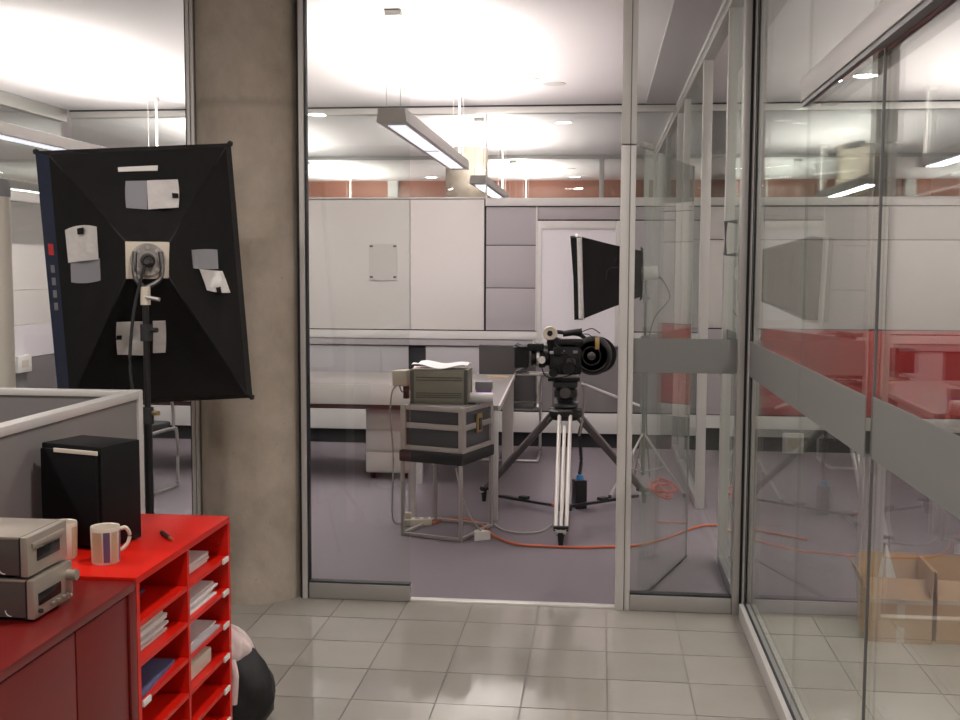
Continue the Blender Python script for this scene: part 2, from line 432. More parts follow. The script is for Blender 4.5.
hb = MB().tube([(XW - 0.007, 5.50, 1.79), (XW - 0.06, 5.50, 1.79), (XW - 0.06, 5.50, 1.63), (XW - 0.007, 5.50, 1.63)], 0.010, 8, False).build('pull_handle', 'alu_dark', wi)
# ---- open glass door of the studio
d1 = struct('door_1', 'frameless glass door standing open into the studio'); d1.location = (0.19, 5.075, 0); d1.rotation_euler = (0, 0, R(71.5))
pane(d1, (0.02, -0.005, 0.015), (0.92, 0.005, 2.10))
solid('frosted_stripe', (0.02, 0.0055, 1.095), (0.92, 0.008, 1.25), 'frost', d1)
for z0, z1 in ((0.0, 0.014), (2.101, 2.125)): MB().span((-0.03, -0.014, z0), (0.12, 0.014, z1), None, 0.003).build('pivot', 'alu', d1)
solid('bottom_seal', (0.12, -0.006, 0.008), (0.92, 0.006, 0.0145), 'gasket', d1); solid('edge_seal', (0.9205, -0.005, 0.015), (0.924, 0.005, 2.10), 'alu', d1)
MB().cyl((0.86, 0.03, 0.95), (0.86, 0.03, 1.07), 0.009).cyl((0.86, 0.005, 0.96), (0.86, 0.03, 0.96), 0.006).cyl((0.86, 0.005, 1.06), (0.86, 0.03, 1.06), 0.006).build('door_handle', 'metal', d1)

# ---- back wall: panels with joints
wb = struct('wall_back', 'panelled back wall with glass above')
solid('core', (-4.8, YB + 0.02, 0.0), (5.0, YB + 0.08, 2.165), 'black_gap', wb)
def panel(x0, x1, z0, z1, m, dy=0.0):
    g = 0.0035
    return MB().span((x0 + g, YB + dy, z0 + g), (x1 - g, YB + 0.02, z1 - g), None, 0.002).build('panel', m, wb)
for x0, x1 in ((-4.78, -4.0), (-4.0, -2.87), (-2.87, -1.666), (-1.666, -1.008)): panel(x0, x1, 1.022, 2.165, 'panel_white', -0.012)
for z0, z1 in ((1.022, 1.394), (1.394, 1.766), (1.766, 2.10)): panel(-0.997, -0.557, z0, z1, 'panel_grey')
panel(-0.553, XW - 0.03, 1.985, 2.10, 'panel_grey'); panel(0.215, XW - 0.03, 1.022, 1.98, 'panel_grey'); panel(-0.553, 0.215, 1.022, 1.98, 'panel_grey')
solid('trim', (-0.56, YB - 0.012, 1.022), (-0.548, YB + 0.02, 2.10), 'rail_white', wb)
solid('rail', (-1.0, YB - 0.02, 2.105), (XW - 0.03, YB + 0.085, 2.175), 'rail_white', wb, 0.004); solid('rail', (-4.78, YB - 0.014, 2.167), (-1.004, YB + 0.085, 2.182), 'rail_white', wb, 0.003)
solid('rail', (-4.78, YB - 0.03, 0.945), (XW - 0.03, YB + 0.02, 1.015), 'rail_white', wb, 0.004)
solid('rail', (-4.78, YB - 0.02, 0.885), (XW - 0.03, YB + 0.02, 0.94), 'panel_grey', wb, 0.004)
for x0, x1, m in ((-4.78, -3.4, 'panel_grey'), (-3.4, -1.68, 'panel_mid'), (-1.53, -1.02, 'panel_mid'), (-1.02, -0.40, 'panel_dark'), (-0.40, 0.20, 'panel_dark'), (0.20, XW - 0.03, 'panel_dark')):
    panel(x0, x1, 0.315, 0.88, m)
solid('rail', (-4.78, YB - 0.03, 0.13), (XW - 0.03, YB + 0.02, 0.305), 'rail_white', wb, 0.004)
# the part of the back wall beyond the long glass wall
for x0, x1 in ((XW + 0.03, 1.38), (1.38, 2.4), (2.4, 3.6), (3.6, 4.98)):
    panel(x0, x1, 1.06, 1.817, 'panel_white'); panel(x0, x1, 1.817, 2.10, 'panel_white'); panel(x0, x1, 0.315, 1.055, 'panel_red' if x0 > 1.0 else 'panel_grey', -0.01)
solid('rail', (XW + 0.03, YB - 0.02, 2.105), (4.98, YB + 0.085, 2.175), 'rail_white', wb, 0.004)
solid('rail', (XW + 0.03, YB - 0.03, 0.20), (4.98, YB + 0.02, 0.31), 'rail_white', wb, 0.004)
# glass strip above
for x0, x1 in ((-4.78, -2.9), (-2.9, -1.005), (-0.995, XW - 0.04), (XW + 0.04, 2.6), (2.6, 4.98)):
    pane(wb, (x0 + 0.004, YB + 0.03, 2.183), (x1 - 0.004, YB + 0.042, 2.90))
solid('mullion', (-1.005, YB + 0.022, 2.18), (-0.995, YB + 0.05, 2.90), 'alu_light', wb)
solid('rail', (-4.78, YB, 2.90), (4.98, YB + 0.08, 2.955), 'alu_light', wb, 0.004); solid('seal', (-4.78, YB + 0.01, 2.955), (4.98, YB + 0.07, CEIL), 'gasket', wb)
# ---- glass wall closing the studio on the far side
wl = struct('wall_left', 'glass wall with aluminium rails at the end of the studio')
for y0, y1 in ((5.05, 6.6), (6.6, 8.1), (8.1, 9.57)):
    for z0, z1, m in ((0.13, 0.79, 'panel_dark'), (0.80, 1.075, 'board_white'), (1.078, 1.365, 'panel_white'), (1.37, 1.745, 'panel_white')):
        solid('panel', (-4.86, y0 + 0.003, z0), (-4.80, y1 - 0.003, z1), m, wl)
    pane(wl, (-4.836, y0 + 0.02, 1.76), (-4.824, y1 - 0.02, 2.10)); pane(wl, (-4.836, y0 + 0.02, 2.18), (-4.824, y1 - 0.02, 2.86))
solid('plinth', (-4.85, YF + 0.05, 0), (-4.81, YB - 0.02, 0.129), 'black_gap', wl)
for y in (6.6, 8.1): post(wl, -4.85, -4.81, y - 0.018, y + 0.018, 1.76, 2.86, 'alu_light')
solid('wall_end', (-6.5, YF + 0.05, -0.1), (-6.4, 17.6, CEIL), 'wall_paint', kind='structure')
solid('rail', (-4.87, YF + 0.05, 2.10), (-4.79, YB - 0.02, 2.18), 'alu_light', wl, 0.004); solid('rail', (-4.87, YF + 0.05, 2.86), (-4.79, YB - 0.02, CEIL), 'alu', wl, 0.004)
# ---- next partition far behind: slim header, glass, posts
wp = struct('wall_beyond', 'slim glass partition beyond the studio')
solid('rail', (-4.8, 13.8, 2.93), (4.98, 13.86, CEIL), 'alu', wp)
for x in (0.0, 0.55, 2.6): post(wp, x - 0.03, x + 0.03, 13.8, 13.86, 0, 2.93, 'alu_light')
for x0, x1 in ((-4.78, -2.4), (-2.39, -0.03), (0.03, 0.52), (0.58, 2.57), (2.63, 4.98)): pane(wp, (x0, 13.824, 0.02), (x1, 13.836, 2.93))
solid('pilaster', (-3.40, 17.5, 0), (-3.24, 17.6, CEIL), 'rail_white', wp)

# ---- columns
col = MB().lathe([(0.25, 0.0), (0.25, CEIL)], 64).build('column', 'concrete', None, (-1.638, 5.085, 0.0)); col['kind'] = 'structure'; col['label'] = 'round bare concrete column between the glass panels'
c2 = col.copy(); COL.objects.link(c2); c2.location = (-1.58, 13.0, 0); c2['label'] = 'round concrete column far beyond the back wall'

# ================================================================== LIGHTS OF THE PLACE AND TWO ADDED LAMPS
WARM = (1.0, 0.925, 0.885)
def pendant(x, y0, y1, label, up=LAMP_UP, down=LAMP_DOWN):
    L = y1 - y0; t = thing('pendant_lamp', label, 'lamp', (x, y0, 2.36), 0, 'long pendant lamps')
    b = MB()
    b.prism([(-0.083, 0.0), (0.083, 0.0), (0.075, 0.075), (-0.075, 0.075)], 0, L, Matrix(((1, 0, 0, 0), (0, 0, 1, 0), (0, 1, 0, 0), (0, 0, 0, 1))))
    b.build('housing', 'lamp_body', t)
    ln = MB().span((-0.05, 0.16, -0.004), (0.05, L - 0.16, 0.004)).build('lens', 'lamp_lens', t)
    MB().span((-0.05, L * 0.5 - 0.012, -0.008), (0.05, L * 0.5 + 0.012, -0.003)).build('louvre', 'lamp_body', ln)
    MB().span((-0.055, 0.1, 0.0755), (0.055, L - 0.1, 0.08)).build('upper_lens', 'lamp_glow', t)
    h = CEIL - 2.36
    for yy in (0.06, L - 0.06):
        MB().span((-0.045, yy - 0.035, h - 0.035), (0.045, yy + 0.035, h), None, 0.004).build('ceiling_bracket', 'wire', t)
        for s in (-0.04, 0.04): MB().cyl((s, yy, 0.07), (s, yy, h - 0.03), 0.0022, n=6).build('cable', 'wire', t)
    MB().cyl((0.0, L + 0.02, 0.03), (0.0, L + 0.02, h), 0.011, n=10).build('power_tube', 'white_plastic', t)
    a = area('up_light', (0, L / 2, 0.09), (R(180), 0, 0), 0.12, L - 0.2, up, WARM, t)
    d = area('down_light', (0, L / 2, -0.012), (0, 0, 0), 0.10, L - 0.34, down, (1.0, 0.95, 0.94), t)
    return t
pendant(-1.15, 6.03, 8.95, 'long grey pendant lamp above the film camera and desk')
pendant(-3.70, 6.03, 8.95, 'long grey pendant lamp half hidden by the big black softbox')
pendant(-1.15, 10.35, 12.9, 'small distant pendant lamp beyond the glass above the back wall', 50)
pendant(-3.70, 10.08, 12.9, 'distant pendant lamp behind the white panels of the back wall', 60)
pendant(-1.15, 14.4, 17.0, 'farthest pendant lamp, before the red brown wall', 65)
pendant(-3.9, 14.4, 17.0, 'far pendant lamp near the pale pilaster on the red brown wall', 90, 30)
pendant(2.1, 2.9, 5.85, 'pendant lamp added out of view to brighten the ceiling beyond the long glass wall', 70, 5)  # added lamp, kept out of view, lifts the ceiling seen through the glass
pendant(3.3, 6.03, 8.95, 'unseen added pendant lamp brightening the room with the red panels', 95, 3)  # extra unseen lamp, put in to brighten the ceiling of this room
def downlight(x, y, label, power):
    t = thing('ceiling_spot', label, 'spotlight', (x, y, CEIL), 0, 'round ceiling spots')
    MB().lathe([(0.075, -0.004), (0.09, -0.004), (0.09, 0.0), (0.075, 0.0)], 24).build('ring', 'rail_white', t)
    MB().lathe([(0.0, -0.003), (0.075, -0.003), (0.075, -0.001), (0.0, -0.001)], 24).build('lens', 'lamp_glow', t)
    if power:
        l = bpy.data.lights.new('spot_light', 'AREA'); l.shape = 'DISK'; l.size = 0.15; l.energy = power; l.color = WARM
        o = bpy.data.objects.new('spot_light', l); COL.objects.link(o); o.parent = t; o.location = (0, 0, -0.01)
downlight(-0.37, 8.55, 'bigger bright round spot in the studio ceiling', 3)
downlight(-0.56, 8.35, 'fainter round spot beside the bright one in the ceiling', 2)
for x, y, p, lb in ((-2.6, 2.4, 1, 'round ceiling spot above the grey desk divider'), (-0.4, 2.4, 1, 'round ceiling spot over the middle of the tiled hall'), (-2.6, 0.0, 1, 'round ceiling spot at the hall corner behind the sideboard'),
                    (-0.4, 0.0, 1, 'round ceiling spot straight above the viewer in the hall'), (2.0, 3.6, 1.4, 'round ceiling spot above the cardboard boxes'), (2.6, 0.4, 0.5, 'round ceiling spot beyond the long glass wall near the rear wall')):
    downlight(x, y, lb, HALL_W * p)
downlight(-0.75, 15.6, 'tiny far spot above the distant glass, nearer the column', 3); downlight(-0.45, 15.6, 'tiny far spot above the distant glass, nearer the posts', 3)

# ================================================================== RED FURNITURE
FX, BX = -1.083, -1.455
t = thing('pigeonhole_cabinet', 'bright red open pigeonhole cabinet with white label holders', 'cabinet')
Y0, Y1, HT = 2.45, 3.113, 0.82
solid('top_board', (BX, Y0, HT - 0.018), (FX, Y1, HT), 'red', t, 0.0015)
solid('side_panel', (BX, Y0, 0), (FX, Y0 + 0.018, HT - 0.0185), 'red', t); solid('side_panel', (BX, Y1 - 0.018, 0), (FX, Y1, HT - 0.0185), 'red', t)
solid('back_panel', (BX, Y0 + 0.0185, 0.02), (BX + 0.008, Y1 - 0.0185, HT - 0.0185), 'red', t)
YM = 2.785
solid('middle_panel', (BX + 0.009, YM - 0.007, 0.02), (FX - 0.002, YM + 0.007, HT - 0.0185), 'red', t)
solid('plinth', (BX + 0.03, Y0 + 0.0185, 0), (FX - 0.03, Y1 - 0.0185, 0.02), 'red', t)
NR = 8; PIT = (HT - 0.018 - 0.02) / NR
SH = [HT - 0.018 - PIT * (k + 1) for k in range(NR)]
for z in SH:
    for a, b in ((Y0 + 0.0185, YM - 0.0075), (YM + 0.0075, Y1 - 0.0185)):
        solid('shelf', (BX + 0.009, a, z - 0.012), (FX - 0.003, b, z), 'red', t)
def holder(y, z): MB().box((FX + 0.001, y, z - 0.006), (0.006, 0.045, 0.016), None, 0.002).build('label_holder', 'white_plastic', t)
for k in range(6): holder(Y1 - 0.045, SH[k])
for k in (2, 3, 4): holder(Y0 + 0.045, SH[k])
NEAR, FAR = (Y0 + 0.02, YM - 0.01), (YM + 0.01, Y1 - 0.02)
def papers(label, z, x0, x1, y0, y1, hgt, m, n=4, jit=0.01, rz=0, name='paper_stack', cat='paper stack'):
    t = thing(name, label, cat, ((x0 + x1) / 2, (y0 + y1) / 2, z), rz)
    for k in range(n):
        dx, dy = random.uniform(-jit, jit), random.uniform(-jit, jit)
        MB().box((dx, dy, (k + 0.5) * hgt / n), (x1 - x0, y1 - y0, hgt / n - 0.0006), None, 0).build('sheet', m[k % len(m)], t)
    return t
papers('loose white sheets in the topmost far pigeonhole', SH[0], -1.40, -1.12, 2.81, 3.03, 0.03, ['paper'], 3, .006)
papers('ruffled stack of white sheets in the second far pigeonhole', SH[1], -1.40, -1.11, 2.81, 3.04, 0.035, ['paper'], 6, .01)
papers('flat white sheet over a grey one in the third far pigeonhole', SH[2], -1.40, -1.10, 2.81, 3.05, 0.012, ['paper_grey', 'paper'], 2, .012)
MB().box((0, 0, 0.0225), (0.28, 0.20, 0.044), None, 0.006).build('book', 'paper_cream', None, (-1.25, 2.92, SH[3] + 0.0005))
tag(bpy.data.objects['book'], 'thick cream bound book in the fourth far pigeonhole', 'book')
t2 = papers('thin blue booklet in the topmost near pigeonhole', SH[0], -1.42, -1.18, 2.49, 2.72, 0.006, ['folder_blue'], 1, 0, name='booklet', cat='booklet')
papers('tall untidy pile of papers in the second near pigeonhole', SH[1], -1.40, -1.12, 2.49, 2.71, 0.062, ['paper', 'paper', 'paper_cream', 'paper', 'paper_grey'], 9, .012)
papers('blue folder lying in the third near pigeonhole', SH[2], -1.40, -1.10, 2.48, 2.73, 0.010, ['folder_blue'], 1, 0, 4, name='folder', cat='folder')

# deep red sideboard
t = thing('sideboard', 'long deep red sideboard with flat doors under the stereo', 'sideboard')
SY0 = 0.9; HS = 0.812
solid('top_board', (BX, SY0, HS - 0.02), (FX - 0.001, Y0 - 0.002, HS), 'red_deep', t, 0.0015)
solid('body', (BX, SY0, 0.03), (FX - 0.022, Y0 - 0.002, HS - 0.021), 'red_deep', t)
solid('plinth', (BX + 0.04, SY0 + 0.04, 0.0), (FX - 0.06, Y0 - 0.03, 0.03), 'black_matte', t)
for a, b in ((2.156, 2.405), (1.56, 2.15), (0.95, 1.554)):
    d = solid('door', (FX - 0.0215, a, 0.04), (FX - 0.004, b, HS - 0.024), 'red_deep', t, 0.002)
solid('end_stile', (FX - 0.0215, 2.411, 0.0), (FX, Y0 - 0.003, HS - 0.021), 'red_deep', t, 0.001)

# hi-fi units: the front panel looks along +X
def hifi(label, z, y0, y1, dispy, knob, x1):
    D, hh = 0.25, 0.084; W_ = y1 - y0
    t = thing('stereo_unit', label, 'stereo', (x1 - D / 2, (y0 + y1) / 2, z), 0, 'stereo units')
    for sx in (-0.09, 0.09):
        for sy in (-0.06, 0.06): MB().cyl((sx, sy, 0), (sx, sy, 0.006), 0.011).build('foot', 'black_plastic', t)
    MB().box((-0.006, 0, 0.006 + hh / 2), (D - 0.03, W_ - 0.004, hh - 0.006), None, 0.002).build('body', 'hifi_side', t)
    MB().box((-0.006, 0, 0.006 + hh - 0.002), (D - 0.028, W_, 0.006), None, 0.002).build('cover', 'hifi_silver', t)
    f = MB().box((D / 2 - 0.012, 0, 0.006 + hh / 2), (0.018, W_, hh), None, 0.004).build('front_panel', 'hifi_silver', t)
    MB().box((D / 2 - 0.0205, 0, 0.006 + hh / 2), (0.004, W_ - 0.0005, hh - 0.001)).build('seam', 'black_plastic', f)
    MB().box((D / 2 - 0.002, dispy, 0.006 + hh * 0.46), (0.003, W_ * 0.56, 0.026), None, 0.001).build('display', 'black_gloss', f)
    if knob:
        MB().cyl((D / 2 - 0.003, W_ / 2 - 0.022, 0.062), (D / 2 + 0.018, W_ / 2 - 0.022, 0.062), 0.0125, n=20).build('knob', 'hifi_silver', f)
        for k in range(4): MB().box((D / 2 + 0.0015, -0.012 + k * 0.022, 0.021), (0.008, 0.014, 0.008), None, 0.002).build('button', 'hifi_silver', f)
        MB().cyl((D / 2 - 0.003, -W_ / 2 + 0.02, 0.02), (D / 2 + 0.004, -W_ / 2 + 0.02, 0.02), 0.005, n=10).build('jack', 'black_plastic', f)
    else:
        MB().box((D / 2 - 0.001, -0.002, 0.07), (0.006, W_ * 0.8, 0.010), None, 0.002).build('tray_lip', 'hifi_silver', f)
    # little crescent emblem on the side
    pts = [(D / 2 - 0.055 + 0.012 * math.cos(a), -W_ / 2 + 0.0005, 0.024 + 0.012 * math.sin(a)) for a in [R(180 + 12 * q) for q in range(9)]]
    MB().tube(pts, 0.0013, 5, False).build('emblem', 'white_plastic', t)
    return t
hifi('lower silver stereo unit with a round volume knob', HS, 2.128, 2.298, -0.02, True, -1.160)
hifi('upper silver stereo unit with disc tray stacked on the other', HS + 0.0915, 2.122, 2.292, 0.0, False, -1.168)

# mugs
def mug(label, x, y, z, rz):
    t = thing('mug', label, 'mug', (x, y, z), rz, 'striped mugs'); t.scale = (0.88, 0.88, 0.94)
    n = 48
    MB().lathe([(0.0, 0.0), (0.036, 0.0), (0.0385, 0.004), (0.0405, 0.096), (0.0395, 0.099), (0.037, 0.097), (0.0345, 0.008), (0.0, 0.006)], n).build('body', 'ceramic', t)
    for a0, a1, m in ((-175, -128, 'stripe_tan'), (-122, -96, 'stripe_violet'), (-90, -60, 'stripe_tan'), (-50, -25, 'stripe_violet'), (-15, 20, 'stripe_tan'), (30, 60, 'stripe_violet'), (70, 110, 'stripe_tan')):
        def fn(u, v, a0=a0, a1=a1):
            a = R(a0 + (a1 - a0) * u); rr = 0.0388 + 0.0020 * v
            return (rr * math.cos(a), rr * math.sin(a), 0.008 + 0.080 * v)
        MB().sheet(fn, 5, 2, 0.0006).build('stripe', m, t)
    MB().tube([(0.036, 0, 0.083), (0.058, 0, 0.086), (0.071, 0, 0.068), (0.066, 0, 0.045), (0.050, 0, 0.030), (0.036, 0, 0.027)], 0.0055, 8).build('handle', 'ceramic', t)
mug('striped mug with its handle showing, beside the black loudspeaker', -1.214, 2.572, HT, 48)
mug('striped mug almost hidden behind the stereo', -1.340, 2.60, HT, 150)

# loudspeaker
t = thing('loudspeaker', 'black shelf loudspeaker standing on the red cabinet', 'loudspeaker', (-1.348, 2.775, HT), -17)
MB().box((0, 0.006, 0.137), (0.20, 0.148, 0.268), None, 0.004).build('cabinet', 'speaker_black', t)
MB().box((0, -0.0745, 0.134), (0.188, 0.012, 0.250), None, 0.005).build('grille', 'speaker_black', t)
MB().box((0.028, -0.0815, 0.2565), (0.145, 0.004, 0.011), None, 0.001).build('pale_strip', 'paper_cream', t)  # thin pale strip along the top of the grille
for sx in (-0.08, 0.08):
    for sy in (-0.05, 0.06): MB().cyl((sx, sy, 0), (sx, sy, 0.004), 0.008).build('foot', 'black_matte', t)

# pen
t = thing('pen', 'short dark pen with a metal tip on the red cabinet', 'pen', (-1.162, 2.832, HT), -51)
MB().cyl((-0.045, 0, 0.006), (0.025, 0, 0.006), 0.006, 0.0055, 10).build('barrel', 'black_plastic', t)
MB().cyl((0.025, 0, 0.006), (0.05, 0, 0.006), 0.0055, 0.003, 10).build('cap', 'brass', t)

# desk divider
t = thing('desk_divider', 'grey fabric desk divider with aluminium edges behind the sideboard', 'divider')
XD, YD, ZD = -1.50, 3.44, 1.152
solid('fabric_panel', (XD - 0.03, 0.95, 0.05), (XD + 0.006, YD - 0.03, ZD - 0.026), 'screen_fabric', t)
solid('edge_rail', (XD - 0.036, 0.95, ZD - 0.026), (XD + 0.012, YD - 0.022, ZD), 'alu_light', t, 0.004)
solid('edge_post', (XD - 0.036, YD - 0.022, 0.0), (XD + 0.012, YD + 0.012, ZD + 0.002), 'alu_light', t, 0.005)
solid('fabric_panel', (-3.6, YD - 0.024, 0.05), (XD - 0.037, YD + 0.006, ZD - 0.02), 'screen_fabric', t)
solid('edge_rail', (-3.6, YD - 0.03, ZD - 0.02), (XD - 0.037, YD + 0.012, ZD + 0.001), 'alu_light', t, 0.004)
for x, y in ((XD - 0.012, 1.0), (-3.5, YD - 0.01)): MB().box((x, y, 0.025), (0.05, 0.05, 0.05)).build('foot', 'alu_dark', t)

# ================================================================== BIG SOFTBOX ON ITS STAND
def quad_sheet(p00, p10, p11, p01, sag, nrm, n=10, thick=0.003, wr=0.0, seed=0):
    p00, p10, p11, p01 = map(Vector, (p00, p10, p11, p01)); nrm = Vector(nrm)
    rs = random.Random(seed); ph = [rs.uniform(0, 6) for _ in range(4)]
    def fn(u, v):
        p = (p00 * (1 - u) + p10 * u) * (1 - v) + (p01 * (1 - u) + p11 * u) * v
        s = 4 * v * (1 - v) * (0.35 + 0.65 * 4 * u * (1 - u))
        wv = wr * (math.sin(9 * u + ph[0] + 3 * v) + math.sin(15 * u - 5 * v + ph[1])) * 4 * v * (1 - v) * min(1, 6 * u * (1 - u))
        return p + nrm * (sag * s + wv)
    return fn

def lerp(a, b, k): return Vector(a) * (1 - k) + Vector(b) * k
SBX, SBY = -1.622, 3.80
t = thing('softbox_light', 'big black softbox on a black stand, seen from behind, before the concrete column', 'softbox', (SBX, SBY, 0))
O_ = Vector((SBX, SBY, 0))
outer = {'TL': (-2.185, 4.11, 2.000), 'TR': (-1.472, 4.30, 2.046), 'BR': (-1.396, 4.30, 1.033), 'BL': (-2.115, 4.11, 1.006)}
outer = {k: Vector(v) - O_ for k, v in outer.items()}
cen = sum(outer.values(), Vector()) / 4
fwd = Vector((-0.38, 0.91, 0.0)).normalized()
inner = {}
for k, v in outer.items():
    q = v - cen; inner[k] = cen + Vector((q.x * (0.86 if 'L' in k else 0.93), q.y * (0.86 if 'L' in k else 0.93), q.z * 0.955)) - fwd * 0.07
pc = Vector((-0.020, 0.075, 1.580)); ux = Vector((0.96, 0.27, 0)).normalized(); uz = Vector((0, 0.05, 1)).normalized()
ring = {'TL': pc - ux * 0.075 + uz * 0.065, 'TR': pc + ux * 0.075 + uz * 0.065, 'BR': pc + ux * 0.075 - uz * 0.065, 'BL': pc - ux * 0.075 - uz * 0.065}
FN = {}
for i, (a, b) in enumerate((('TL', 'TR'), ('TR', 'BR'), ('BR', 'BL'), ('BL', 'TL'))):
    fn = quad_sheet(inner[a], inner[b], ring[b], ring[a], 0.035, fwd, wr=0.0035, seed=i); FN[a + b] = fn
    MB().sheet(fn, 18, 12, 0.003).build('fabric_panel', 'black_cloth', t)
    f2 = quad_sheet(outer[a], outer[b], inner[b], inner[a], 0.004, fwd)
    MB().sheet(f2, 10, 2, 0.003).build('lip', 'navy_cloth' if b == 'TL' else 'black_cloth', t)
fr = MB().sheet(quad_sheet(outer['TL'] + fwd * .0, outer['TR'], outer['BR'], outer['BL'], 0, fwd), 4, 4, 0.003).build('front_diffuser', 'diffuser', t)
for k in outer: MB().lathe([(0, -0.012), (0.01, -0.008), (0.012, 0.006), (0.0, 0.014)], 10).build('corner_tip', 'black_matte', t, outer[k])
for k in outer: MB().tube([ring[k], lerp(ring[k], inner[k], 0.5) + fwd * 0.022, inner[k]], 0.004, 6).build('rib', 'black_matte', t)
# mount plate
ybk = -fwd; xpl = Vector((-ybk.y, ybk.x, 0)) * -1.0; xpl = xpl if xpl.x > 0 else -xpl; zpl = xpl.cross(ybk)
if zpl.z < 0: zpl = -zpl
Mp = Matrix.Translation(pc) @ Matrix((xpl, ybk, zpl)).transposed().to_4x4()
pl = MB().box((0, 0.004, 0), (0.155, 0.008, 0.135), Mp, 0.003).build('mount_plate', 'cream_plastic', t)
MB().lathe([(0.0, 0.008), (0.055, 0.008), (0.062, 0.012), (0.055, 0.022), (0.038, 0.020), (0.0, 0.020)], 30, Mp @ RX(-90)).build('ring', 'metal_dull', pl)
for k in range(8):
    a = k * math.pi / 4
    MB().lathe([(0.0, 0.02), (0.008, 0.02), (0.008, 0.028), (0.0, 0.028)], 10, Mp @ T(0.047 * math.cos(a), 0, 0.047 * math.sin(a)) @ RX(-90)).build('bolt', 'metal', pl)
hp = Mp @ Vector((0, 0.02, 0)); hq = Mp @ Vector((0.004, 0.085, -0.005))
MB().cyl(hp, hq, 0.026, 0.022, 20).build('lamp_head', 'black_plastic', t)
MB().cyl(hq, hq + Vector((0, -0.02, 0)), 0.017, 0.010, 16).build('cable_plug', 'metal_dark', t)
# yoke and stand
yk = MB().tube([Mp @ Vector((-0.045, 0.04, 0.03)), Mp @ Vector((-0.045, 0.06, -0.06)), Vector((0, 0, 1.48))], 0.009, 8).tube([Mp @ Vector((0.045, 0.04, 0.03)), Mp @ Vector((0.045, 0.06, -0.06)), Vector((0, 0, 1.48))], 0.009, 8).build('yoke', 'metal_dark', t)
MB().cyl((0, 0, 1.42), (0, 0, 1.485), 0.018, n=14).build('swivel', 'cream_plastic', t)
MB().cyl((0.0, -0.01, 1.45), (0.06, -0.02, 1.44), 0.007, n=8).build('tilt_handle', 'metal_dull', t)
MB().cyl((0, 0, 1.0), (0, 0, 1.43), 0.0115, n=12).build('upper_pole', 'black_plastic', t)
MB().cyl((0, 0, 0.18), (0, 0, 1.02), 0.0155, n=14).build('pole', 'black_plastic', t)
for z in (1.02, 1.32): MB().cyl((0, 0, z - 0.03), (0, 0, z + 0.03), 0.021, n=14).build('collar', 'black_matte', t)
for z in (1.03, 1.33): MB().cyl((0.015, 0, z), (0.045, -0.01, z), 0.009, n=10).build('clamp_knob', 'brass' if z < 1.2 else 'black_matte', t)
for a in (60, 180, 300):
    e = Vector((0.42 * math.cos(R(a)), 0.42 * math.sin(R(a)), 0.02))
    MB().cyl((0, 0, 0.48), e, 0.010, n=10).cyl((0, 0, 0.19), e * 0.5 + Vector((0, 0, 0.24)), 0.007, n=8).build('leg', 'black_plastic', t)
    MB().cyl(e - Vector((0, 0, 0.02)), e + Vector((0, 0, 0.01)), 0.013, n=10).build('rubber_foot', 'black_matte', t)
MB().tube([Mp @ Vector((-0.01, 0.09, -0.02)), (-0.035, -0.02, 1.40), (-0.05, -0.03, 1.2), (-0.03, -0.025, 1.0), (-0.022, -0.01, 0.7), (-0.03, 0.02, 0.2), (-0.1, 0.1, 0.012)], 0.006, 7).build('cable', 'black_matte', t)
# window flaps: each a grey mesh window and a silver flap with a notch, proud of the fabric
def patch(key, quad, m, name, off=0.006, wave=0.0):
    """a piece of cloth that follows the fabric panel; quad = its four corners on that panel"""
    fn = FN[key]
    def g(u, v):
        a = [(quad[0][i] * (1 - u) + quad[1][i] * u) * (1 - v) + (quad[3][i] * (1 - u) + quad[2][i] * u) * v for i in (0, 1)]
        return Vector(fn(*a)) - fwd * (off + wave * (1 + math.sin(7 * u + 4 * v)) * math.sin(math.pi * u))
    MB().sheet(g, 8, 6, 0.002).build(name, m, t)
QUADS = {
    ('TLTR', 'win'): [(0.383, 0.325), (0.542, 0.333), (0.533, 0.65), (0.308, 0.625)],
    ('TLTR', 'flap'): [(0.542, 0.333), (0.775, 0.333), (0.875, 0.642), (0.542, 0.65)],
    ('TLTR', 'notch'): [(0.758, 0.483), (0.817, 0.492), (0.833, 0.533), (0.775, 0.533)],
    ('TLTR', 'tag'): [(0.358, 0.167), (0.617, 0.167), (0.617, 0.225), (0.35, 0.217)],
    ('BLTL', 'flap'): [(0.717, 0.142), (0.842, 0.608), (0.575, 0.6), (0.567, 0.15)],
    ('BLTL', 'win'): [(0.575, 0.183), (0.583, 0.617), (0.4, 0.608), (0.475, 0.167)],
    ('BLTL', 'notch'): [(0.75, 0.325), (0.775, 0.417), (0.733, 0.408), (0.717, 0.325)],
    ('TRBR', 'win'): [(0.367, 0.667), (0.4, 0.267), (0.5, 0.275), (0.533, 0.658)],
    ('TRBR', 'flap'): [(0.525, 0.567), (0.508, 0.217), (0.6, 0.117), (0.658, 0.475)],
    ('TRBR', 'notch'): [(0.608, 0.333), (0.592, 0.267), (0.625, 0.258), (0.633, 0.325)],
    ('BRBL', 'flap'): [(0.892, 0.658), (0.567, 0.658), (0.575, 0.375), (0.8, 0.392)],
    ('BRBL', 'win'): [(0.492, 0.658), (0.35, 0.658), (0.417, 0.392), (0.517, 0.392)],
    ('BRBL', 'notch'): [(0.85, 0.55), (0.8, 0.55), (0.792, 0.517), (0.842, 0.517)],}
for (key, name), q in QUADS.items():
    if name == 'win': patch(key, q, 'mesh_window' if key != 'BRBL' else 'silver_cloth', 'window')
    elif name == 'flap': patch(key, q, 'silver_cloth', 'window_flap', 0.012, 0.006)
    elif name == 'notch': patch(key, q, 'black_cloth', 'notch', 0.026)
    else: patch(key, q, 'white_plastic', 'name_tag', 0.008)
